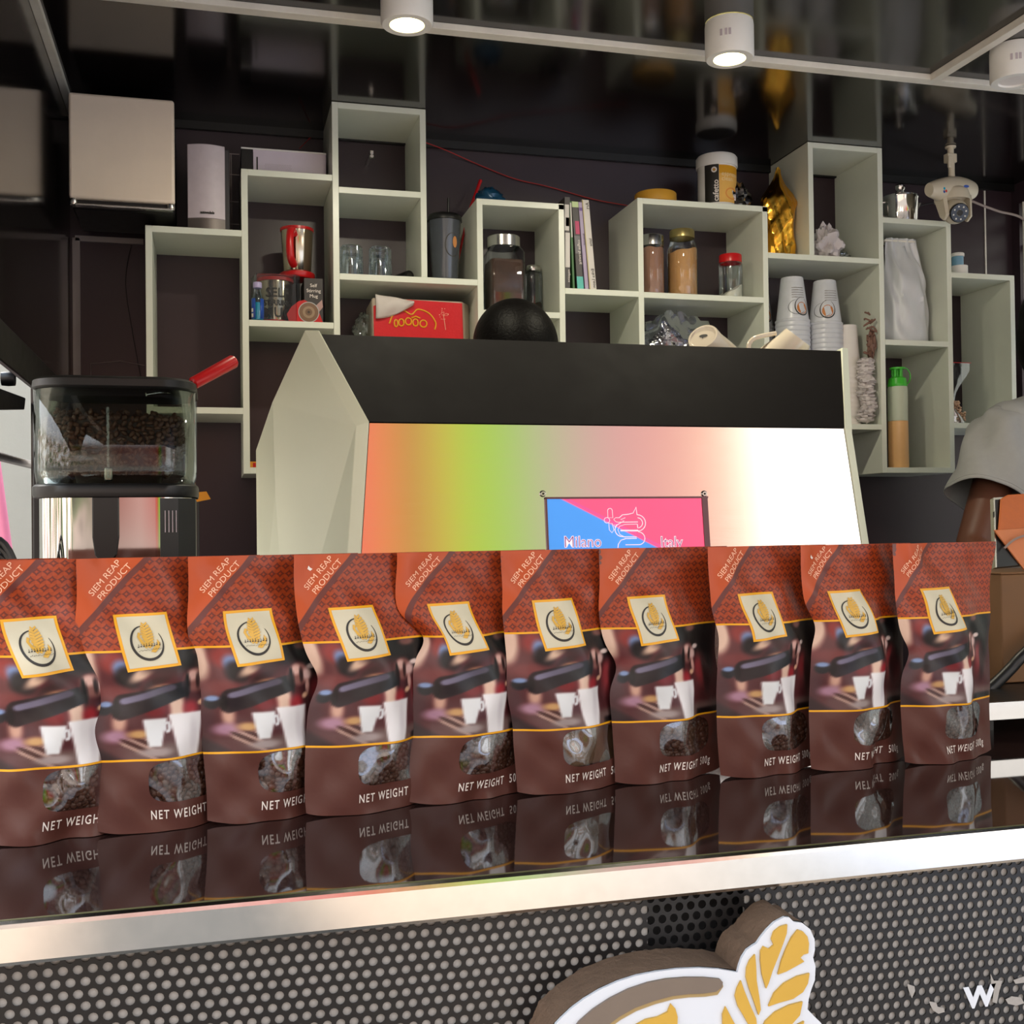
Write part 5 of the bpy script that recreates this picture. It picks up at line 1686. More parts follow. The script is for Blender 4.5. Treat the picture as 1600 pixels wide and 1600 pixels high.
# clear crumpled bag under the powder jars (stands on something out of sight: the low board)
cr = crumple(MB(), (1.09, 2.53, 1.745), .100, .05, .100, 31, n=26, amp=.22, flat=-.064)
tag(obj('clear_plastic_bag', cr, glassy('milky_crinkled_film', (200, 200, 212), clear=.6, rough=.12, bump=.9, bscale=40), angle=40, loc=(1.09, 2.53, 1.681)), 'big crumpled clear plastic bag below the powder jars', 'plastic bag')

# stacks of plastic cups
def cup_stack(px, Y, ztop, lab, x=None, n_=9, rb=.0275, rt=.043, m_='cupplastic', logo=True, paper=False, zbase=1.5855, name='cup_stack', group='stacks of upturned cups'):
    x = x or at(px, 480, Y=Y)[0]
    t = thing(name, lab, 'cups', (x, Y, zbase), group)
    hh = ztop - zbase
    prof = [(0, hh), (rb * .96, hh), (rb, hh - .002)]
    hb2 = .105
    prof += [(rb + (rt - rb) * .80, hh - hb2)]
    z = hh - hb2
    while z > .012:
        prof += [(rt, z - .002), (rt, z - .006), (rt * .965, z - .008)]
        z -= .012
    prof += [(rt, .001), (rt, 0), (0, 0)]
    obj('cups', MB().lathe(prof, 40, (x, Y, zbase)), m_, t, angle=50)
    if logo:
        rr_ = rb + (rt - rb) * .42
        fn = lambda a, b_, d=.0006: (x + (rb + (rt - rb) * .8 * (hh - b_) / hb2 + d) * math.sin(a / rr_), Y - (rb + (rt - rb) * .8 * (hh - b_) / hb2 + d) * math.cos(a / rr_), zbase + b_)
        v_, f_ = ring2d(logo * .01, hh - .076, .017, .022, math.radians(100), math.radians(420), .0006, .003)
        obj('logo_ring', MB().add([fn(a, b_) for a, b_ in v_], f_), 'ink', t, smooth=False, clean=False)
        v_, f_ = ring2d(logo * .01 - .012, hh - .078, .02, .018, math.radians(100), math.radians(330), .0004, .0012)
        obj('logo_ring_behind', MB().add([fn(a, b_, .0005) for a, b_ in v_], f_), 'ink', t, smooth=False, clean=False)
        obj('orange_print', MB().add([fn(logo * .01 + .013 * math.cos(k), hh - .080 + .015 * math.sin(k), .0004) for k in np.linspace(0, 2 * PI, 16)[:-1]], [tuple(range(15))]), mat('orange_cup_print', (206, 128, 62), .5, var=.2, scale=120), t, smooth=False)
        g = MB()
        rr2 = random.Random(int(px))
        for row_ in range(5):
            for k in range(10):
                xa = -.018 + .0034 * k
                zz = hh - .030 - .006 * row_
                g.add([fn(*p_) for p_ in ((xa, zz), (xa + .0024, zz), (xa + .0024, zz + .0012 + rr2.random() * .001), (xa, zz + .0012))], [(0, 1, 2, 3)])
        obj('small_print', g, 'foamdark', t, smooth=False, clean=False)
    return t


cup_stack(1190, 2.602, 1.95, 'stack of printed clear cups mostly hidden behind the shelf upright', x=1.343, logo=1)
cup_stack(1238, 2.52, 1.953, 'middle stack of printed clear cups, taller, black ring logo facing front', logo=.6)
cup_stack(1289, 2.52, 1.949, 'stack of printed clear cups against the right side of its shelf box', logo=-1.2)
cup_stack(1327, 2.515, 1.838, 'stack of plain white paper cups beside the machine', m_='paper', logo=None, rb=.026, rt=.034, x=1.545, zbase=1.5855, group=None, name='paper_cup_stack')

# plastic-wrapped lace napkins below the paper cups
g = MB()
rr = random.Random(8)
for k in range(16):
    z_ = 1.60 + .0095 * k
    crumple(g, (1.572 + rr.uniform(-.006, .004), 2.466 + rr.uniform(-.005, .005), z_), .020, .016, .008, 40 + k, n=7, amp=.5)
tag(obj('wrapped_napkins', g, mat('white_lace_paper', (216, 208, 206), .5, var=.15, scale=60), angle=25, loc=(1.545, 2.475, 1.587)), 'crumpled white lace napkins behind the right edge of the espresso machine', 'napkins')
g = MB()
for k in range(9):
    pts = [(1.580 + rr.uniform(-.013, .013), 2.465 + rr.uniform(-.01, .01), 1.765 + .012 * k + rr.uniform(-.01, .01)) for _ in range(4)]
    g.tube(smooth_pts(pts, 4), .0022, 6)
crumple(g, (1.584, 2.465, 1.785), .010, .010, .028, 77, n=10, amp=.5)
tag(obj('brown_twine_bundle', g, mat('brown_twine', (126, 92, 78), .6), loc=(1.56, 2.475, 1.75)), 'tangle of brown ribbon in clear film beside the paper cup stack', 'ribbon')

# pearl pouch
x = at(1414, 450, Y=2.51)[0]
pz = 1.7965


def pearl(u, v):
    a = 2 * PI * u
    w_ = (.071 - .018 * smooth1(v, .45, 1.) + .003 * math.sin(9 * v)) * (1 if math.cos(a) > 0 else .9)
    d = .040 * smooth1(v, 1.0, .55) + .004
    e = math.copysign(abs(math.cos(a)) ** .55, math.cos(a))
    s_ = math.sin(a)
    wr = .004 * math.sin(8 * e * 2 + 11 * v) * smooth1(v, 0, .3) + .003 * math.sin(21 * v + 5 * e)
    lf = .012 * smooth1(v, .55, .95)
    return (x + w_ * e - lf * (1 if e > 0 else -.3), 2.52 + d * s_ * (1 - abs(e) ** 3 * .9) + wr * (1 if s_ < 0 else .3), pz + .272 * v)


b = MB().grid(pearl, 64, 48, wrap=True)
b.f.append(tuple(range(64)))
b.f.append(tuple(48 * 64 + k for k in range(64)))
pt = thing('pearl_pouch', 'tall pearly white foil pouch standing above the green-capped bottle', 'foil pouch', (x, 2.52, pz))
obj('pouch_body', b, 'pouch', pt, angle=70)
obj('seal_line', MB().box(x - .054, x + .034, 2.512, 2.526, pz + .262, pz + .2665), 'trim', pt, bevel=.001)

# sugar pot
x = at(1408, 305, Y=2.50)[0]
pt = thing('sugar_pot', 'polished steel sugar pot with lidded knob on the pearl pouch shelf', 'pot', (x, 2.5, 2.1005))
c_ = (x, 2.505, 2.1005)
obj('pot_body', MB().lathe([(0, 0), (.040, 0), (.043, .003), (.0445, .06), (.0465, .064), (.0465, .066), (.043, .066)], 44, c_), 'pot', pt)
obj('lid', MB().lathe([(.0455, .066), (.045, .070), (.030, .076), (.012, .079), (0, .0795)], 44, c_), 'pot', pt)
obj('knob', MB().lathe([(.008, .078), (.0075, .083), (.013, .090), (.013, .098), (.009, .102), (0, .103)], 24, c_), 'pot', pt)
obj('spout', MB().hull([(x + .040, 2.50, 2.1565), (x + .040, 2.51, 2.1565), (x + .060, 2.503, 2.1595), (x + .060, 2.507, 2.1595), (x + .042, 2.505, 2.135), (x + .046, 2.505, 2.13)]), 'pot', pt)
obj('handle', MB().tube(smooth_pts([(x - .044, 2.505, 2.155), (x - .06, 2.505, 2.15), (x - .06, 2.505, 2.125), (x - .043, 2.505, 2.115)]), .003, 8), 'pot', pt)

# squeeze bottle
x = at(1403, 650, Y=2.49)[0]
sb = thing('squeeze_bottle', 'squeeze bottle of peach syrup with bright green cap', 'bottle', (x, 2.49, 1.479))
c_ = (x, 2.49, 1.479)
obj('syrup', MB().lathe([(0, .0), (.0235, .0), (.025, .003), (.0246, .118), (0, .119)], 36, c_), 'peach', sb)
obj('bottle_body', MB().lathe([(.0247, .1185), (.0245, .20), (.023, .206), (0, .208)], 36, c_), 'bottle', sb)
obj('green_cap', MB().lathe([(.0235, .205), (.0242, .207), (.0235, .213), (.021, .226), (.017, .229), (0, .229)], 36, c_), 'green', sb)
g = MB()
for k in range(5):
    a = -PI + 2 * PI * k / 5 + .5
    g.lathe([(.0035, .228), (.0033, .246), (.0042, .249)], 12, (x + .011 * math.cos(a), 2.49 + .011 * math.sin(a), 1.479))
g.lathe([(0, .249), (.0185, .249), (.0185, .2535), (0, .2535)], 32, c_)
g.lathe([(.004, .228), (.004, .25)], 12, c_)
obj('cap_nozzles', g, 'green', sb)
obj('cap_strap', MB().tube([(x + .016 + .022 * math.cos(math.radians(a)) * .95, 2.489, 1.479 + .232 + .023 * math.sin(math.radians(a))) for a in range(100, -101, -12)], .0014, 6), 'green', sb)

# little tub and zip bag
x = at(1496, 400, Y=2.50)[0]
lt_ = thing('small_white_tub', 'small white tub with blue-labelled lid on the far-right shelf top', 'tub', (x, 2.5, 1.9725))
obj('lower_jar', MB().lathe([(0, 0), (.020, 0), (.0215, .002), (.0215, .028), (0, .029)], 32, (x + .004, 2.5, 1.9725)), 'white', lt_)
obj('upper_jar', MB().lathe([(0, .0292), (.014, .0292), (.0145, .031), (.0145, .055), (0, .055)], 32, (x, 2.5, 1.9725)), mat('pale_blue_label', (120, 170, 200), .4), lt_)
obj('lid', MB().lathe([(.015, .052), (.0168, .053), (.0168, .060), (.015, .0615), (0, .062)], 32, (x, 2.5, 1.9725)), 'white', lt_)
x = at(1508, 600, Y=2.50)[0]
zb = thing('zip_bag', 'clear zip bag with pale beans at the bottom and red zip line', 'zip bag', (x - .02, 2.5, 1.592))
x_l = 1.8085
b = MB().grid(lambda u, v: (x_l + (.034 * smooth1(v, .28, 0) + .019 + .050 * smooth1(v, .40, 1.0) - .004 * (v > .9)) * u, 2.474 - .014 * smooth1(v, .5, 0) * math.sin(PI * u) + .0006 * math.sin(7 * u), 1.5925 + .155 * v), 20, 30)
obj('film_front', b, glassy('zip_film', (215, 220, 222), clear=.6, rough=.12, bump=.5, bscale=25), zb, clean=False)
obj('zip_line', MB().tube([(x_l, 2.4735, 1.7475), (x_l + .068, 2.4735, 1.7475)], .0009, 6), 'red', zb)
g = MB()
for k in range(210):
    t_ = rr.random()
    zz = .003 + .052 * t_
    lim = .046 * (1 - .55 * t_ ** 1.6)
    xx = x_l + .004 + rr.random() * lim
    bean(g, (xx, 2.474 + rr.uniform(-.010, .012), 1.5935 + zz), .0042, rr)
obj('pale_beans', g, mat('pale_bean', (206, 168, 138), .5, var=.15), zb, clean=False, angle=180)['kind'] = 'stuff'

# ------------------------------------------------------------------ wires
w1 = smooth_pts([at(498, 203, Y=2.645), at(484, 216, Y=2.64), at(468, 232, Y=2.60)])
tag(obj('red_cable', MB().tube(w1, .0011, 6), 'redwire', loc=w1[0]), 'short piece of red cable left of the ceiling-high cube', 'cable')
w2 = smooth_pts([at(666, 223, Y=2.60), at(700, 236, Y=2.63), at(738, 253, Y=2.645), at(800, 278, Y=2.645), at(850, 290, Y=2.645), at(880, 298, Y=2.645), at(930, 312, Y=2.645), at(985, 322, Y=2.64)])
tag(obj('red_cable', MB().tube(w2, .0014, 6), 'redwire', loc=w2[0]), 'long red cable sagging along the back wall above the books', 'cable')
w3 = smooth_pts([at(205, 383, Y=2.64), at(196, 440, Y=2.645), at(207, 520, Y=2.645), at(222, 600, Y=2.64)])
tag(obj('black_wire', MB().tube(w3, .0008, 5), 'cable', loc=w3[0]), 'thin black wire hanging on the wall left of the empty shelf', 'cable')
w4 = [at(142, 600, Y=2.64), at(142, 568, Y=2.64), at(188, 564, Y=2.64), at(226, 571, Y=2.64)]
tag(obj('bent_wire', MB().tube(w4, .0006, 5), 'trimdark', loc=w4[0]), 'thin bent pale wire on the wall behind the hopper', 'wire')
q = at(318, 778, Y=2.0)
pp2 = MB().prism([(q[0] - .012, q[2] - .008), (q[0] + .012, q[2] - .003), (q[0] + .005, q[2] + .010), (q[0] - .014, q[2] + .008)], 1.966, 1.967, lambda a, b_, h: (a, h, b_))
nt = thing('yellow_note', 'small yellow paper note right of the grinder, on a thin dark stake', 'note', (q[0], 1.97, CT))
obj('paper', pp2, 'yellowpaint', nt, smooth=False)
obj('stake', MB().tube([(q[0] - .008, 1.968, CT), (q[0] - .008, 1.968, q[2])], .0012, 6), 'blackplastic', nt)

# ------------------------------------------------------------------ ceiling lamps
def lamp(px, py, on, lab):
    x, y, _ = at(px, py, Z=2.205)
    t = thing('ceiling_lamp', lab, 'ceiling lamp', (x, y, CZ), 'round white surface lamps on the ceiling')
    zb2 = 2.205
    obj('housing', MB().lathe([(.044, CZ - .001 - zb2), (.045, .060), (.045, .004), (.0425, 0), (.030, 0), (.0285, .003), (.0285, .004), (0, .004)], 48, (x, y, zb2)), 'white', t)
    if on:
        obj('lens', MB().lathe([(0, .0035), (.0283, .0035), (.0283, .006), (0, .006)], 40, (x, y, zb2)), 'lamp_on', t)
        l_ = bpy.data.lights.new('lamp_light', 'AREA')
        l_.shape = 'DISK'
        l_.size = .055
        l_.energy = 2.2
        l_.color = (1, .92, .72)
        lo = bpy.data.objects.new('lamp_light', l_)
        C.objects.link(lo)
        lo.parent = t
        lo.location = (0, 0, zb2 - .003 - CZ)
    else:
        obj('lens', MB().lathe([(0, .0035), (.0283, .0035), (.0283, .006), (0, .006)], 40, (x, y, zb2)), mat('lamp_lens_off', (236, 228, 226), .3), t)
    g = MB()
    for a in (-2.35, -2.15, -2.0):
        g.box(-.0022, .0022, -.0458, -.0445, .028, .040, Matrix.Translation((x, y, zb2)) @ Matrix.Rotation(a + PI / 2, 4, 'Z'))
    obj('side_print', g, 'greybox', t, smooth=False)


lamp(636, 40, True, 'lit white ceiling lamp above the left half of the shelves')
lamp(1140, 93, True, 'lit white ceiling lamp in front of the cleaner tub')
lamp(1585, 128, False, 'unlit white ceiling lamp at the right edge of the picture')

# ------------------------------------------------------------------ security camera
CX, CY, CZc = 1.640, 2.20, 2.100
CAMQ = at(1486, 297, Y=2.40)
cm = thing('security_camera', 'cream ceiling security camera with round infrared lens ball', 'security camera', (CX, CY, CZc))
R_ = Matrix.Translation((CX, CY, CZc)) @ Matrix.Rotation(math.radians(14), 4, 'Z') @ Matrix.Rotation(math.radians(-7), 4, 'Y')


def egg(u, v):
    a = 2 * PI * u
    t = v * 2 - 1
    rr_ = (.030 - .013 * t * t) * (1 if abs(t) < .999 else .98) * (1 + .12 * t)
    return (.072 * t, .85 * rr_ * math.cos(a), rr_ * math.sin(a))


b = MB().grid(lambda u, v: tuple(R_ @ Vector(egg(u, v))), 40, 28, wrap=True)
b.f.append(tuple(range(40)))
b.f.append(tuple(28 * 40 + k for k in range(40)))
obj('housing', b, 'camivory', cm, angle=50)
b = MB().lathe([(0, .0725), (.0135, .0725), (.0140, .070)], 28, (0, 0, 0), R_ @ Matrix.Rotation(PI / 2, 4, 'Y'))
obj('side_window', b, mat('green_tinted_window', (70, 140, 110), .08, var=.4, scale=60), cm)
b = MB().lathe([(.0135, .0718), (.0150, .0735), (.0158, .070), (.0155, .066)], 28, (0, 0, 0), R_ @ Matrix.Rotation(PI / 2, 4, 'Y'))
obj('window_bezel', b, 'ink', cm)
# yoke and ball
by, bz = CY - .012, CZc - .052
yk = MB()
for s__ in (-1, 1):
    yk.hull([(CX + .002 + s__ * a + s__ * 0, y_, z_) for a, y_, z_ in ((.030, CY - .022, CZc - .014), (.038, CY - .018, CZc - .014), (.030, CY + .02, CZc - .014), (.038, CY + .016, CZc - .014),
             (.027, by - .016, bz - .012), (.034, by - .012, bz - .012), (.027, by + .014, bz - .012), (.034, by + .010, bz - .012), (.027, by, bz - .022), (.032, by, bz - .022))])
yk.lathe([(.038, -.012), (.038, 0), (.034, .012), (.020, .02)], 32, (CX + .002, CY, CZc - .014))
obj('yoke', yk, 'camivory', cm, angle=50, bevel=.002)
sph = [(.0275 * math.sin(t), -.0275 * math.cos(t)) for t in np.linspace(0.01, PI - .01, 18)]
obj('lens_ball', MB().lathe(sph, 32, (CX, by, bz)), 'camivory', cm)
dv_ = Vector((-.20, -.93, -.38)).normalized()
RL = Matrix.Translation(Vector((CX, by, bz)) + dv_ * .019) @ dv_.to_track_quat('Z', 'Y').to_matrix().to_4x4()
face = obj('lens_face', MB().lathe([(.0210, 0), (.0212, .006), (.0195, .0075), (0, .0075)], 32, (0, 0, 0), RL), mat('black_glass_face', (24, 24, 28), .12), cm)
obj('lens', MB().lathe([(.0065, .0076), (.0065, .009), (.0045, .0095), (0, .0085)], 20, (0, 0, 0), RL), 'ink', face)
g = MB()
for k in range(8):
    a = 2 * PI * k / 8 + .3
    g.lathe([(.0021, .0077), (.0018, .0086), (0, .009)], 10, (0, 0, 0), RL @ Matrix.Translation((.0142 * math.cos(a), .0142 * math.sin(a), 0)))
obj('infrared_leds', g, 'white', face)
st = MB()
st.box(CX - .011, CX + .013, CY - .006, CY + .010, CZc + .062, CZc + .082)
st.lathe([(.009, .020), (.007, .035), (.007, .066)], 20, (CX + .002, CY, CZc))
st.box(CX - .012, CX - .004, CY - .010, CY - .004, CZc + .048, CZc + .074)
obj('bracket', st, 'camivory', cm, bevel=.0015)
sc_ = 1.10
ztop = (CZ - .001 - CAMQ[2]) / sc_ + CZc
obj('stem', MB().tube([(CX + .002, CY + .002, CZc + .08), (CX + .002, CY + .002, ztop - .004)], .007, 14).lathe([(0, -.004), (.011, -.004), (.012, -.002), (.012, 0), (0, 0)], 28, (CX + .002, CY + .002, ztop)), 'camivory', cm)
cm.location = CAMQ
cm.scale = (sc_, sc_, sc_)
b = MB()
for dx_, c_ in ((0, 0),):
    b.add([tuple(R_ @ Vector((-.006 + .008 * math.cos(k), -.0262, -.004 + .0028 * math.sin(k)))) for k in np.linspace(0, 2 * PI, 14)[:-1]], [tuple(range(13))])
obj('blue_badge', b, 'blue', cm, smooth=False)
for nm, off, m_ in (('red_sticker_dot', (-.058, -.0178, -.012), 'red'), ('cyan_sticker_dot', (-.062, -.0172, -.007), 'cyan'), ('blue_sticker_dot', (-.062, -.0160, -.013), 'blue')):
    b = MB().add([tuple(R_ @ Vector((off[0] + .003 * math.cos(k), off[1] - .001, off[2] + .003 * math.sin(k)))) for k in np.linspace(0, 2 * PI, 12)[:-1]], [tuple(range(11))])
    obj(nm, b, m_, cm, smooth=False)
w5 = smooth_pts([(CAMQ[0] + .05, 2.415, CAMQ[2] - .012), at(1530, 319, Y=2.43), at(1560, 330, Y=2.46), at(1600, 343, Y=2.5), (2.14, 2.52, 2.07)])
tag(obj('camera_cable', MB().tube(w5, .0032, 8), 'greywire', loc=w5[0]), 'grey cable running right from the security camera', 'cable')
w6 = smooth_pts([at(1410, 331, Y=2.64), at(1435, 322, Y=2.64), at(1465, 316, Y=2.64), at(1500, 314, Y=2.64)])
tag(obj('black_wire', MB().tube(w6, .0016, 6), 'cable', loc=w6[0]), 'black wire on the wall between the sugar pot and the security camera', 'cable')

# ------------------------------------------------------------------ right end of the counter
ty = at(1552, 1140, Z=CT)[1]
tr_ = thing('steel_edged_tray', 'steel-edged raised tray on the counter at the right', 'tray', (1.4, 1.5, CT))
obj('tray_top', MB().box(.985, 1.95, 1.292, 1.565, 1.077, 1.100), 'blackmetal', tr_, bevel=.001)
obj('tray_steel_edge', MB().box(.983, 1.952, 1.286, 1.2915, 1.076, 1.1005), 'steel', tr_, bevel=.001)
for x_ in (1.02, 1.9):
    for y_ in (1.35, 1.52):
        obj('tray_foot', MB().box(x_, x_ + .03, y_, y_ + .03, CT, 1.0765), 'blackplastic', tr_)
cbx = thing('cardboard_box', 'brown cardboard box on the steel-edged tray, tablet on top', 'box', (1.3, 1.5, 1.1005))
obj('carton', MB().box(1.13, 1.55, 1.43, 1.56, 1.1008, 1.262), 'cardboard', cbx, bevel=.002)
obj('top_flap', MB().box(1.128, 1.552, 1.428, 1.562, 1.2622, 1.2652), 'cardboard', cbx, bevel=.001)
hs = smooth_pts([at(1540, 1082, Y=1.40), at(1558, 1066, Y=1.40), at(1580, 1044, Y=1.40), at(1605, 1018, Y=1.40), (1.26, 1.41, 1.22), (1.34, 1.42, 1.26), (1.45, 1.44, 1.24), (1.5, 1.42, 1.107)])
hs = [(1.03, 1.395, 1.109)] + [tuple(p) for p in hs]
tag(obj('black_hose', MB().tube(hs, .0085, 12), 'cable', loc=hs[0]), 'thick black hose rising in front of the cardboard box', 'hose')

tbz = 1.2655
tcs = thing('tablet', 'tablet in an orange folding case standing on the cardboard box', 'tablet', (1.25, 1.52, tbz))
A = Vector(at(1556, 781, Y=1.50)); 
E0 = Vector((1.140, 1.455, tbz + .004))
tl = Vector((1.174, 1.50, 1.378))
wv = Vector((.235, .02, .012))
nrm = (tl - E0).cross(wv).normalized()
if nrm.y > 0:
    nrm = -nrm


def slab(pts, th, n=None):
    v = [tuple(p) for p in pts] + [tuple(p - nrm * th) for p in pts]
    k = len(pts)
    return MB().add(v, [tuple(range(k)), tuple(range(2 * k - 1, k - 1, -1))] + [(i, (i + 1) % k, k + (i + 1) % k, k + i) for i in range(k)])


bl_ = E0 + (tl - E0) * .02
obj('tablet_body', slab([bl_ + wv * .012, bl_ + wv, tl + wv * 1. - (tl - E0) * .03, tl + wv * .012 - (tl - E0) * .03], .0075), 'blackplastic', tcs)
obj('silver_edge', slab([bl_, bl_ + wv * .012, tl + wv * .012 - (tl - E0) * .03, tl + wv - (tl - E0) * .03, tl + wv, tl], .008), 'satin', tcs, smooth=False, label='silver edge')
up_ = (tl - E0)
c0_ = tl + wv * .02 + up_ * .02
obj('case_back', slab([c0_ - up_ * .52 + wv * .0 + nrm * .004, c0_ - up_ * .52 + wv + nrm * .004, c0_ + wv + nrm * .004, c0_ + wv * .09 + nrm * .004, c0_ + wv * .03 - up_ * .05 + nrm * .004], .0035), 'orange', tcs, bevel=.0015)
k0 = c0_ - up_ * .50 - wv * .04 + nrm * .006
fold = [k0, k0 + wv * 1.05, Vector((1.42, 1.472, tbz + .001)) , Vector((1.192, 1.455, tbz + .001))]
v = [tuple(p) for p in fold] + [tuple(p + Vector((0, .004, 0))) for p in fold]
obj('case_stand', MB().add(v, [(0, 1, 2, 3), (7, 6, 5, 4), (0, 4, 5, 1), (1, 5, 6, 2), (2, 6, 7, 3), (3, 7, 4, 0)]), mat('tan_case_flap', (206, 124, 76), .55, var=.06, scale=50), tcs, smooth=False, bevel=.001)
obj('elastic_band', MB().tube(smooth_pts([tuple(k0.lerp(fold[3], .45) + Vector((-.010, -.004, 0))), tuple(k0.lerp(fold[3], .30) + Vector((.02, -.006, .006))), tuple(k0.lerp(fold[3], .18) + Vector((.08, -.006, .010)))]), .0018, 6), 'greywire', tcs)
obj('charging_port', slab([bl_ + up_ * .70 - wv * .001 + nrm * .001, bl_ + up_ * .70 + wv * .003 + nrm * .001, bl_ + up_ * .78 + wv * .003 + nrm * .001, bl_ + up_ * .78 - wv * .001 + nrm * .001], .003), 'ink', tcs)

# ------------------------------------------------------------------ left end: hinge arm, rod, cables, pink post
ha = thing('hatch_arm', 'dark metal hatch support bracket in the open window on the left', 'bracket', (-.33, 1.6, 1.58))
a0_, a1_ = at(-60, 560, X=-.34), at(38, 640, X=-.34)
hb_ = MB().hull([at(-60, 585, X=-.34), at(40, 622, X=-.34), at(38, 640, X=-.34), at(-60, 642, X=-.34), at(-60, 585, X=-.37), at(40, 622, X=-.37), at(38, 640, X=-.37), at(-60, 642, X=-.37)])
obj('flat_arm', hb_, 'blackmetal', ha, bevel=.002)
kc = at(13, 592, X=-.345)
obj('pivot_knob', MB().lathe([(0, -.012), (.012, -.011), (.013, 0), (.012, .011), (0, .012)], 20, kc, Matrix.Rotation(PI / 2, 4, 'Y')), 'blackmetal', ha)
rd = MB().tube([at(-90, 690, X=-.40), at(52, 727, X=-.40), at(80, 735, X=-.40)], .009, 10)
tag(obj('dark_rod', rd, 'blackmetal', loc=at(52, 727, X=-.40)), 'dark metal rod crossing the open window left of the hopper', 'rod')
g = MB()
for k in range(5):
    rx_, rz_ = .036 - .003 * k, .140 - .010 * k
    g.tube([(-.250 + rx_ * math.cos(a), 1.44 + .011 * k + .006 * math.sin(a), CT + .145 + rz_ * math.sin(a)) for a in [2 * PI * j / 40 for j in range(40)]], .0042, 8, True)
tag(obj('cable_coil', g, 'cable', loc=(-.245, 1.455, CT)), 'loops of black cable between the window and the grinder', 'cable')
p_a, p_b = at(-12, 690, Y=3.40), at(13, 872, Y=3.40)
p_c = Vector(p_b) + (Vector(p_b) - Vector(p_a)) * ((p_b[2] - .0) / (p_a[2] - p_b[2]))
p_t = Vector(p_a) + (Vector(p_a) - Vector(p_b)) * 1.2
tag(obj('pink_post', MB().tube([p_t, p_a, p_b, p_c], .014, 12), 'pink', loc=p_c), 'slanting pink post outside the left window', 'post')


# ------------------------------------------------------------------ people
def capsule(mb, a, b, ra, rb_, n=16):
    a, b = Vector(a), Vector(b)
    d = (b - a).normalized()
    pts, rs = [], []
    for k in range(5):
        t = PI / 2 * k / 4
        pts.append(a - d * ra * math.cos(t)); rs.append(max(1e-4, ra * math.sin(t)))
    for k in range(1, 6):
        t = k / 6
        pts.append(a.lerp(b, t)); rs.append(ra + (rb_ - ra) * t)
    for k in range(5):
        t = PI / 2 * k / 4
        pts.append(b + d * rb_ * math.sin(t)); rs.append(max(1e-4, rb_ * math.cos(t)))
    return mb.tube(pts, rs, n)


def ellip(mb, c, r, n=24):
    v, f = [], []
    for j in range(n + 1):
        th = PI * j / n
        for k in range(2 * n):
            a = PI * k / n
            v.append((c[0] + r[0] * math.sin(th) * math.cos(a), c[1] + r[1] * math.sin(th) * math.sin(a), c[2] + r[2] * math.cos(th)))
    for j in range(n):
        for k in range(2 * n):
            f.append((j * 2 * n + k, j * 2 * n + (k + 1) % (2 * n), (j + 1) * 2 * n + (k + 1) % (2 * n), (j + 1) * 2 * n + k))
    return mb.add(v, f)


def remesh(o, vox, smooth=6):
    m = o.modifiers.new('skin', 'REMESH')
    m.mode = 'VOXEL'
    m.voxel_size = vox
    m.use_smooth_shade = True
    s_ = o.modifiers.new('soft', 'SMOOTH')
    s_.factor = .5
    s_.iterations = smooth
    return o


def hand(mb, wrist, d, side, s=1.):
    """palm, four bent fingers of unequal length and a thumb"""
    w_ = Vector(wrist); d = Vector(d).normalized()
    lat = Vector(side).normalized()
    dn = d.cross(lat).normalized()
    if dn.z > 0:
        dn = -dn
    p = w_ + d * .045 * s
    for k in (-1.2, -.4, .4, 1.2):
        capsule(mb, w_ + lat * .010 * k * s, w_ + d * .085 * s + lat * .019 * k * s, .014 * s, .011 * s, 10)
    for k, L in ((-1.25, .068), (-.42, .078), (.42, .074), (1.25, .056)):
        b0 = w_ + d * .088 * s + lat * .019 * k * s
        b1 = b0 + (d * .9 + dn * .4).normalized() * L * .45 * s
        b2 = b1 + (d * .5 + dn * .85).normalized() * L * .32 * s
        b3 = b2 + (d * .1 + dn * 1.0).normalized() * L * .25 * s
        capsule(mb, b0, b1, .0098 * s, .0090 * s, 10)
        capsule(mb, b1, b2, .0090 * s, .0082 * s, 10)
        capsule(mb, b2, b3, .0082 * s, .0072 * s, 10)
    t0 = w_ + d * .022 * s - lat * .022 * s
    t1 = t0 + (d * .7 - lat * .7 + dn * .2).normalized() * .036 * s
    t2 = t1 + (d * .95 - lat * .15 + dn * .4).normalized() * .030 * s
    capsule(mb, t0, t1, .013 * s, .0105 * s, 10)
    capsule(mb, t1, t2, .0105 * s, .0088 * s, 10)


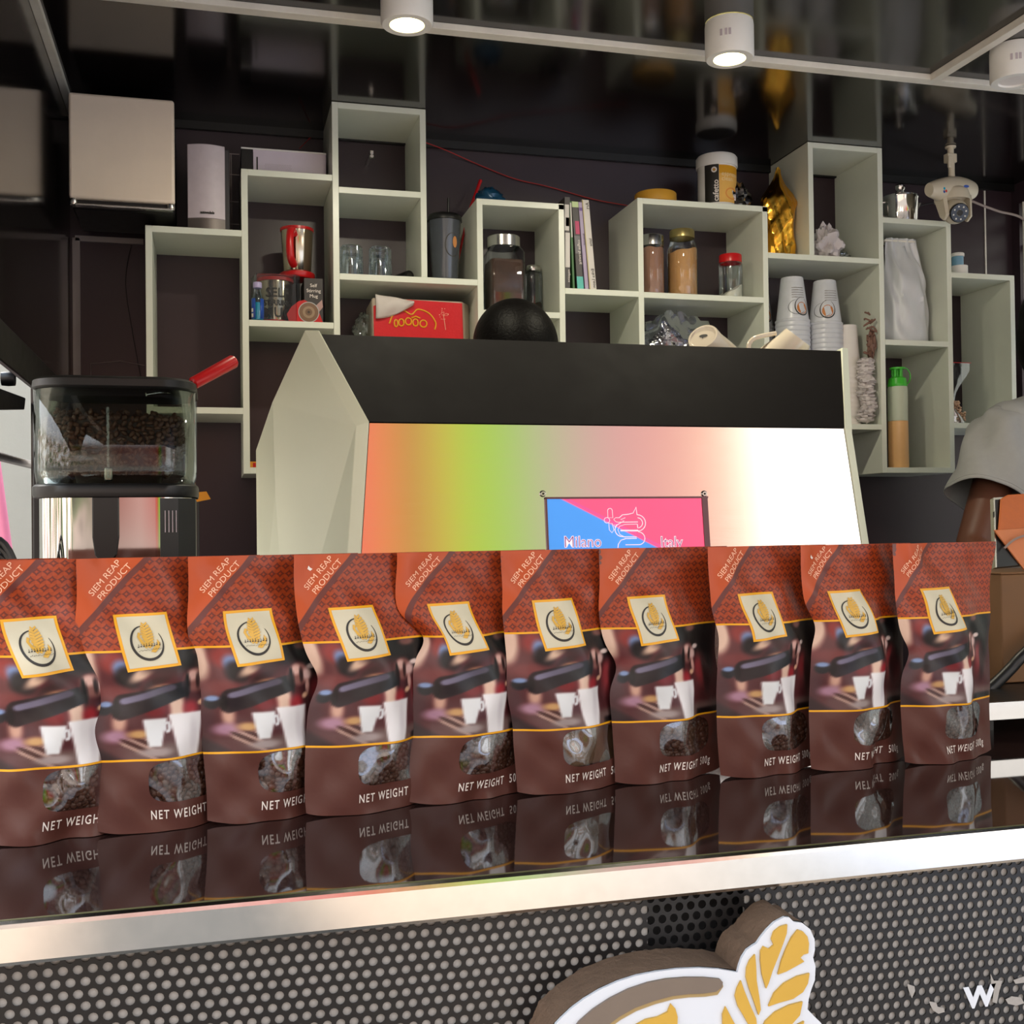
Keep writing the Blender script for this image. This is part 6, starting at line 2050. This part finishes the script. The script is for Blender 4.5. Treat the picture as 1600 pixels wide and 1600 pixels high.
def person(cx, cy, foot, shz, lab, shirt_m, arm_l, arm_r, head_pitch=0., seed=0, vox=.007):
    """cx, cy the spine; shz the shoulder height; arms = (shoulder, elbow, wrist)"""
    t = thing('person', lab, 'person', (cx, cy, foot))
    hip = foot + (shz - foot) * .62
    b = MB()
    # head: skull, jaw, nose, ears, neck
    hz = shz + .175
    hy = cy - .02
    piv = Vector((cx, hy + .02, shz + .07))
    HM = Matrix.Translation(piv) @ Matrix.Rotation(head_pitch, 4, 'X') @ Matrix.Translation(-piv)
    hd_ = MB()
    ellip(hd_, (cx, hy, hz + .02), (.074, .092, .098), 14)
    ellip(hd_, (cx, hy - .028, hz - .035), (.052, .058, .062), 12)
    capsule(hd_, (cx, hy - .088, hz + .012), (cx, hy - .104, hz - .016), .008, .013, 8)
    for s_ in (-1, 1):
        ellip(hd_, (cx + s_ * .075, hy + .005, hz), (.010, .020, .030), 8)
        capsule(hd_, (cx + s_ * .012, hy - .080, hz + .030), (cx + s_ * .045, hy - .074, hz + .030), .008, .006, 8)
    capsule(hd_, (cx - .018, hy - .086, hz - .048), (cx + .018, hy - .086, hz - .048), .006, .006, 8)
    b.add(hd_.v, hd_.f, HM)
    capsule(b, (cx, cy, shz - .02), HM @ Vector((cx, hy + .01, hz - .03)), .058, .052, 16)
    # trunk
    for k in range(6):
        z_ = hip + (shz - .05 - hip) * k / 5
        ellip(b, (cx, cy, z_), (.150 + .02 * k / 5, .095, .09), 12)
    capsule(b, (cx - .13, cy, shz - .045), (cx + .13, cy, shz - .045), .055, .055, 16)
    for arm in (arm_l, arm_r):
        s0, e0, w0_ = [Vector(p) for p in arm]
        capsule(b, s0, e0, .050, .038, 16)
        capsule(b, e0, w0_, .038, .024, 16)
        side = (w0_ - e0).cross(Vector((0, 0, 1)))
        if arm is arm_l:
            side = -side
        hand(b, w0_, w0_ - e0, side)
    for s_ in (-1, 1):
        kn = (hip - foot) * .5 + foot
        capsule(b, (cx + s_ * .085, cy, hip), (cx + s_ * .095, cy - .01, kn), .080, .052, 14)
        capsule(b, (cx + s_ * .095, cy - .01, kn), (cx + s_ * .10, cy, foot + .08), .050, .034, 14)
        capsule(b, (cx + s_ * .10, cy + .03, foot + .032), (cx + s_ * .11, cy - .13, foot + .026), .032, .026, 12)
    remesh(obj('body', b, 'skin', t, clean=False), vox, 4)
    # eyes, lips, hair
    tf = lambda m_: MB().add(m_.v, m_.f, HM)
    for s_ in (-1, 1):
        e_ = obj('eye', tf(ellip(MB(), (cx + s_ * .029, hy - .0825, hz + .012), (.0125, .008, .008), 10)), 'white', t)
        obj('iris', tf(ellip(MB(), (cx + s_ * .029, hy - .0898, hz + .012), (.0048, .0016, .0048), 8)), 'ink', e_)
    obj('mouth', tf(MB().tube(smooth_pts([(cx - .024, hy - .086, hz - .047), (cx, hy - .0935, hz - .045), (cx + .024, hy - .086, hz - .047)]), [.002 + .0028 * math.sin(PI * k / 12) for k in range(13)], 8)), mat('lips', (130, 62, 56), .4), t)
    hb3 = MB()
    ellip(hb3, (cx, hy + .012, hz + .045), (.084, .100, .088), 18)
    ellip(hb3, (cx, hy + .045, hz - .01), (.080, .070, .105), 14)
    ho = obj('hair', tf(hb3), 'hair', t, clean=False)
    remesh(ho, .005, 3)
    # trousers
    tr = MB()
    for s_ in (-1, 1):
        kn = (hip - foot) * .5 + foot
        capsule(tr, (cx + s_ * .085, cy, hip + .01), (cx + s_ * .095, cy - .01, kn), .098, .066, 14)
        capsule(tr, (cx + s_ * .095, cy - .01, kn), (cx + s_ * .10, cy, foot + .12), .064, .052, 14)
    ellip(tr, (cx, cy, hip + .03), (.168, .122, .09), 12)
    remesh(obj('trousers', tr, 'jeans', t, clean=False), .01, 4)
    for s_ in (-1, 1):
        sh = MB()
        ellip(sh, (cx + s_ * .105, cy - .05, foot + .036), (.048, .135, .034), 12)
        obj('shoe', sh, 'blackplastic', t)
    # t-shirt
    s1 = MB()
    for k in range(19):
        z_ = hip + .02 + (shz - .06 - hip) * k / 18
        ellip(s1, (cx, cy, z_), (.172 + .026 * math.sin(PI * k / 18), .128, .075), 12)
    for s_ in (-1, 1):
        capsule(s1, (cx + s_ * .03, cy + .005, shz - .012), (cx + s_ * .135, cy, shz - .048), .062, .066, 16)
    for arm in (arm_l, arm_r):
        s0, e0, _ = [Vector(p) for p in arm]
        m0 = s0.lerp(e0, .62)
        capsule(s1, s0, s0.lerp(e0, .22), .068, .066, 18)
        dd = (e0 - s0).normalized()
        q1 = dd.cross(Vector((0, 1, 0))).normalized()
        q2 = dd.cross(q1).normalized()
        ls = (m0 - s0).length

        def slv(u, v, s0=s0, dd=dd, q1=q1, q2=q2, ls=ls):
            a = 2 * PI * u
            r = .070 + .014 * v - .012 * smooth1(v, .12, 0)
            r += .013 * abs(math.sin(2.5 * a + 3.2 * v + 1)) ** 1.5 * smooth1(v, 0, .25) * (1 - .45 * v)
            r += .0035 * math.sin(7 * a - 5 * v) * (1 - v) + .0022 * math.sin(5 * a + 9 * v)
            l = -.02 + (ls + .02 + .006 * math.sin(2 * a + 1)) * v
            return tuple(s0 + dd * l + (q1 * math.cos(a) * 1.06 + q2 * math.sin(a) * .95) * r)
        sl_ = obj('sleeve', MB().grid(slv, 72, 40, wrap=True), shirt_m, t, clean=False, angle=180, solid=.002)
        hem_ = [slv(k / 72, .955) for k in range(72)]
        hc_ = s0 + dd * ls * .95
        obj('sleeve_hem', MB().tube([tuple(Vector(p) + (Vector(p) - hc_).normalized() * .0008) for p in hem_], .0011, 5, True), shirt_m, sl_)
    so2 = obj('tshirt', s1, shirt_m, t, clean=False)
    remesh(so2, .0055, 4)
    return t


M['tee'] = mat('grey_cotton', (162, 162, 160), .85, var=.05, scale=60, bump=.25, bscale=22)
M['teeblack'] = mat('black_cotton', (30, 28, 30), .85)
sh_l = (1.745, 2.17, 1.548)
person(1.915, 2.21, .15, 1.60, 'person in a light grey t-shirt behind the tablet, head outside the picture', 'tee',
       (sh_l, (1.590, 2.10, 1.285), (1.50, 1.90, 1.18)), ((2.06, 2.17, 1.548), (2.09, 2.10, 1.285), (1.95, 1.93, 1.16)))
person(.578, 2.24, .15, 1.525, 'person with black hair bent over behind the espresso machine, only hair showing', 'teeblack',
       ((.435, 2.19, 1.48), (.42, 2.16, 1.24), (.45, 2.10, 1.10)), ((.765, 2.19, 1.48), (.78, 2.16, 1.24), (.75, 2.10, 1.10)), vox=.009, head_pitch=.75)
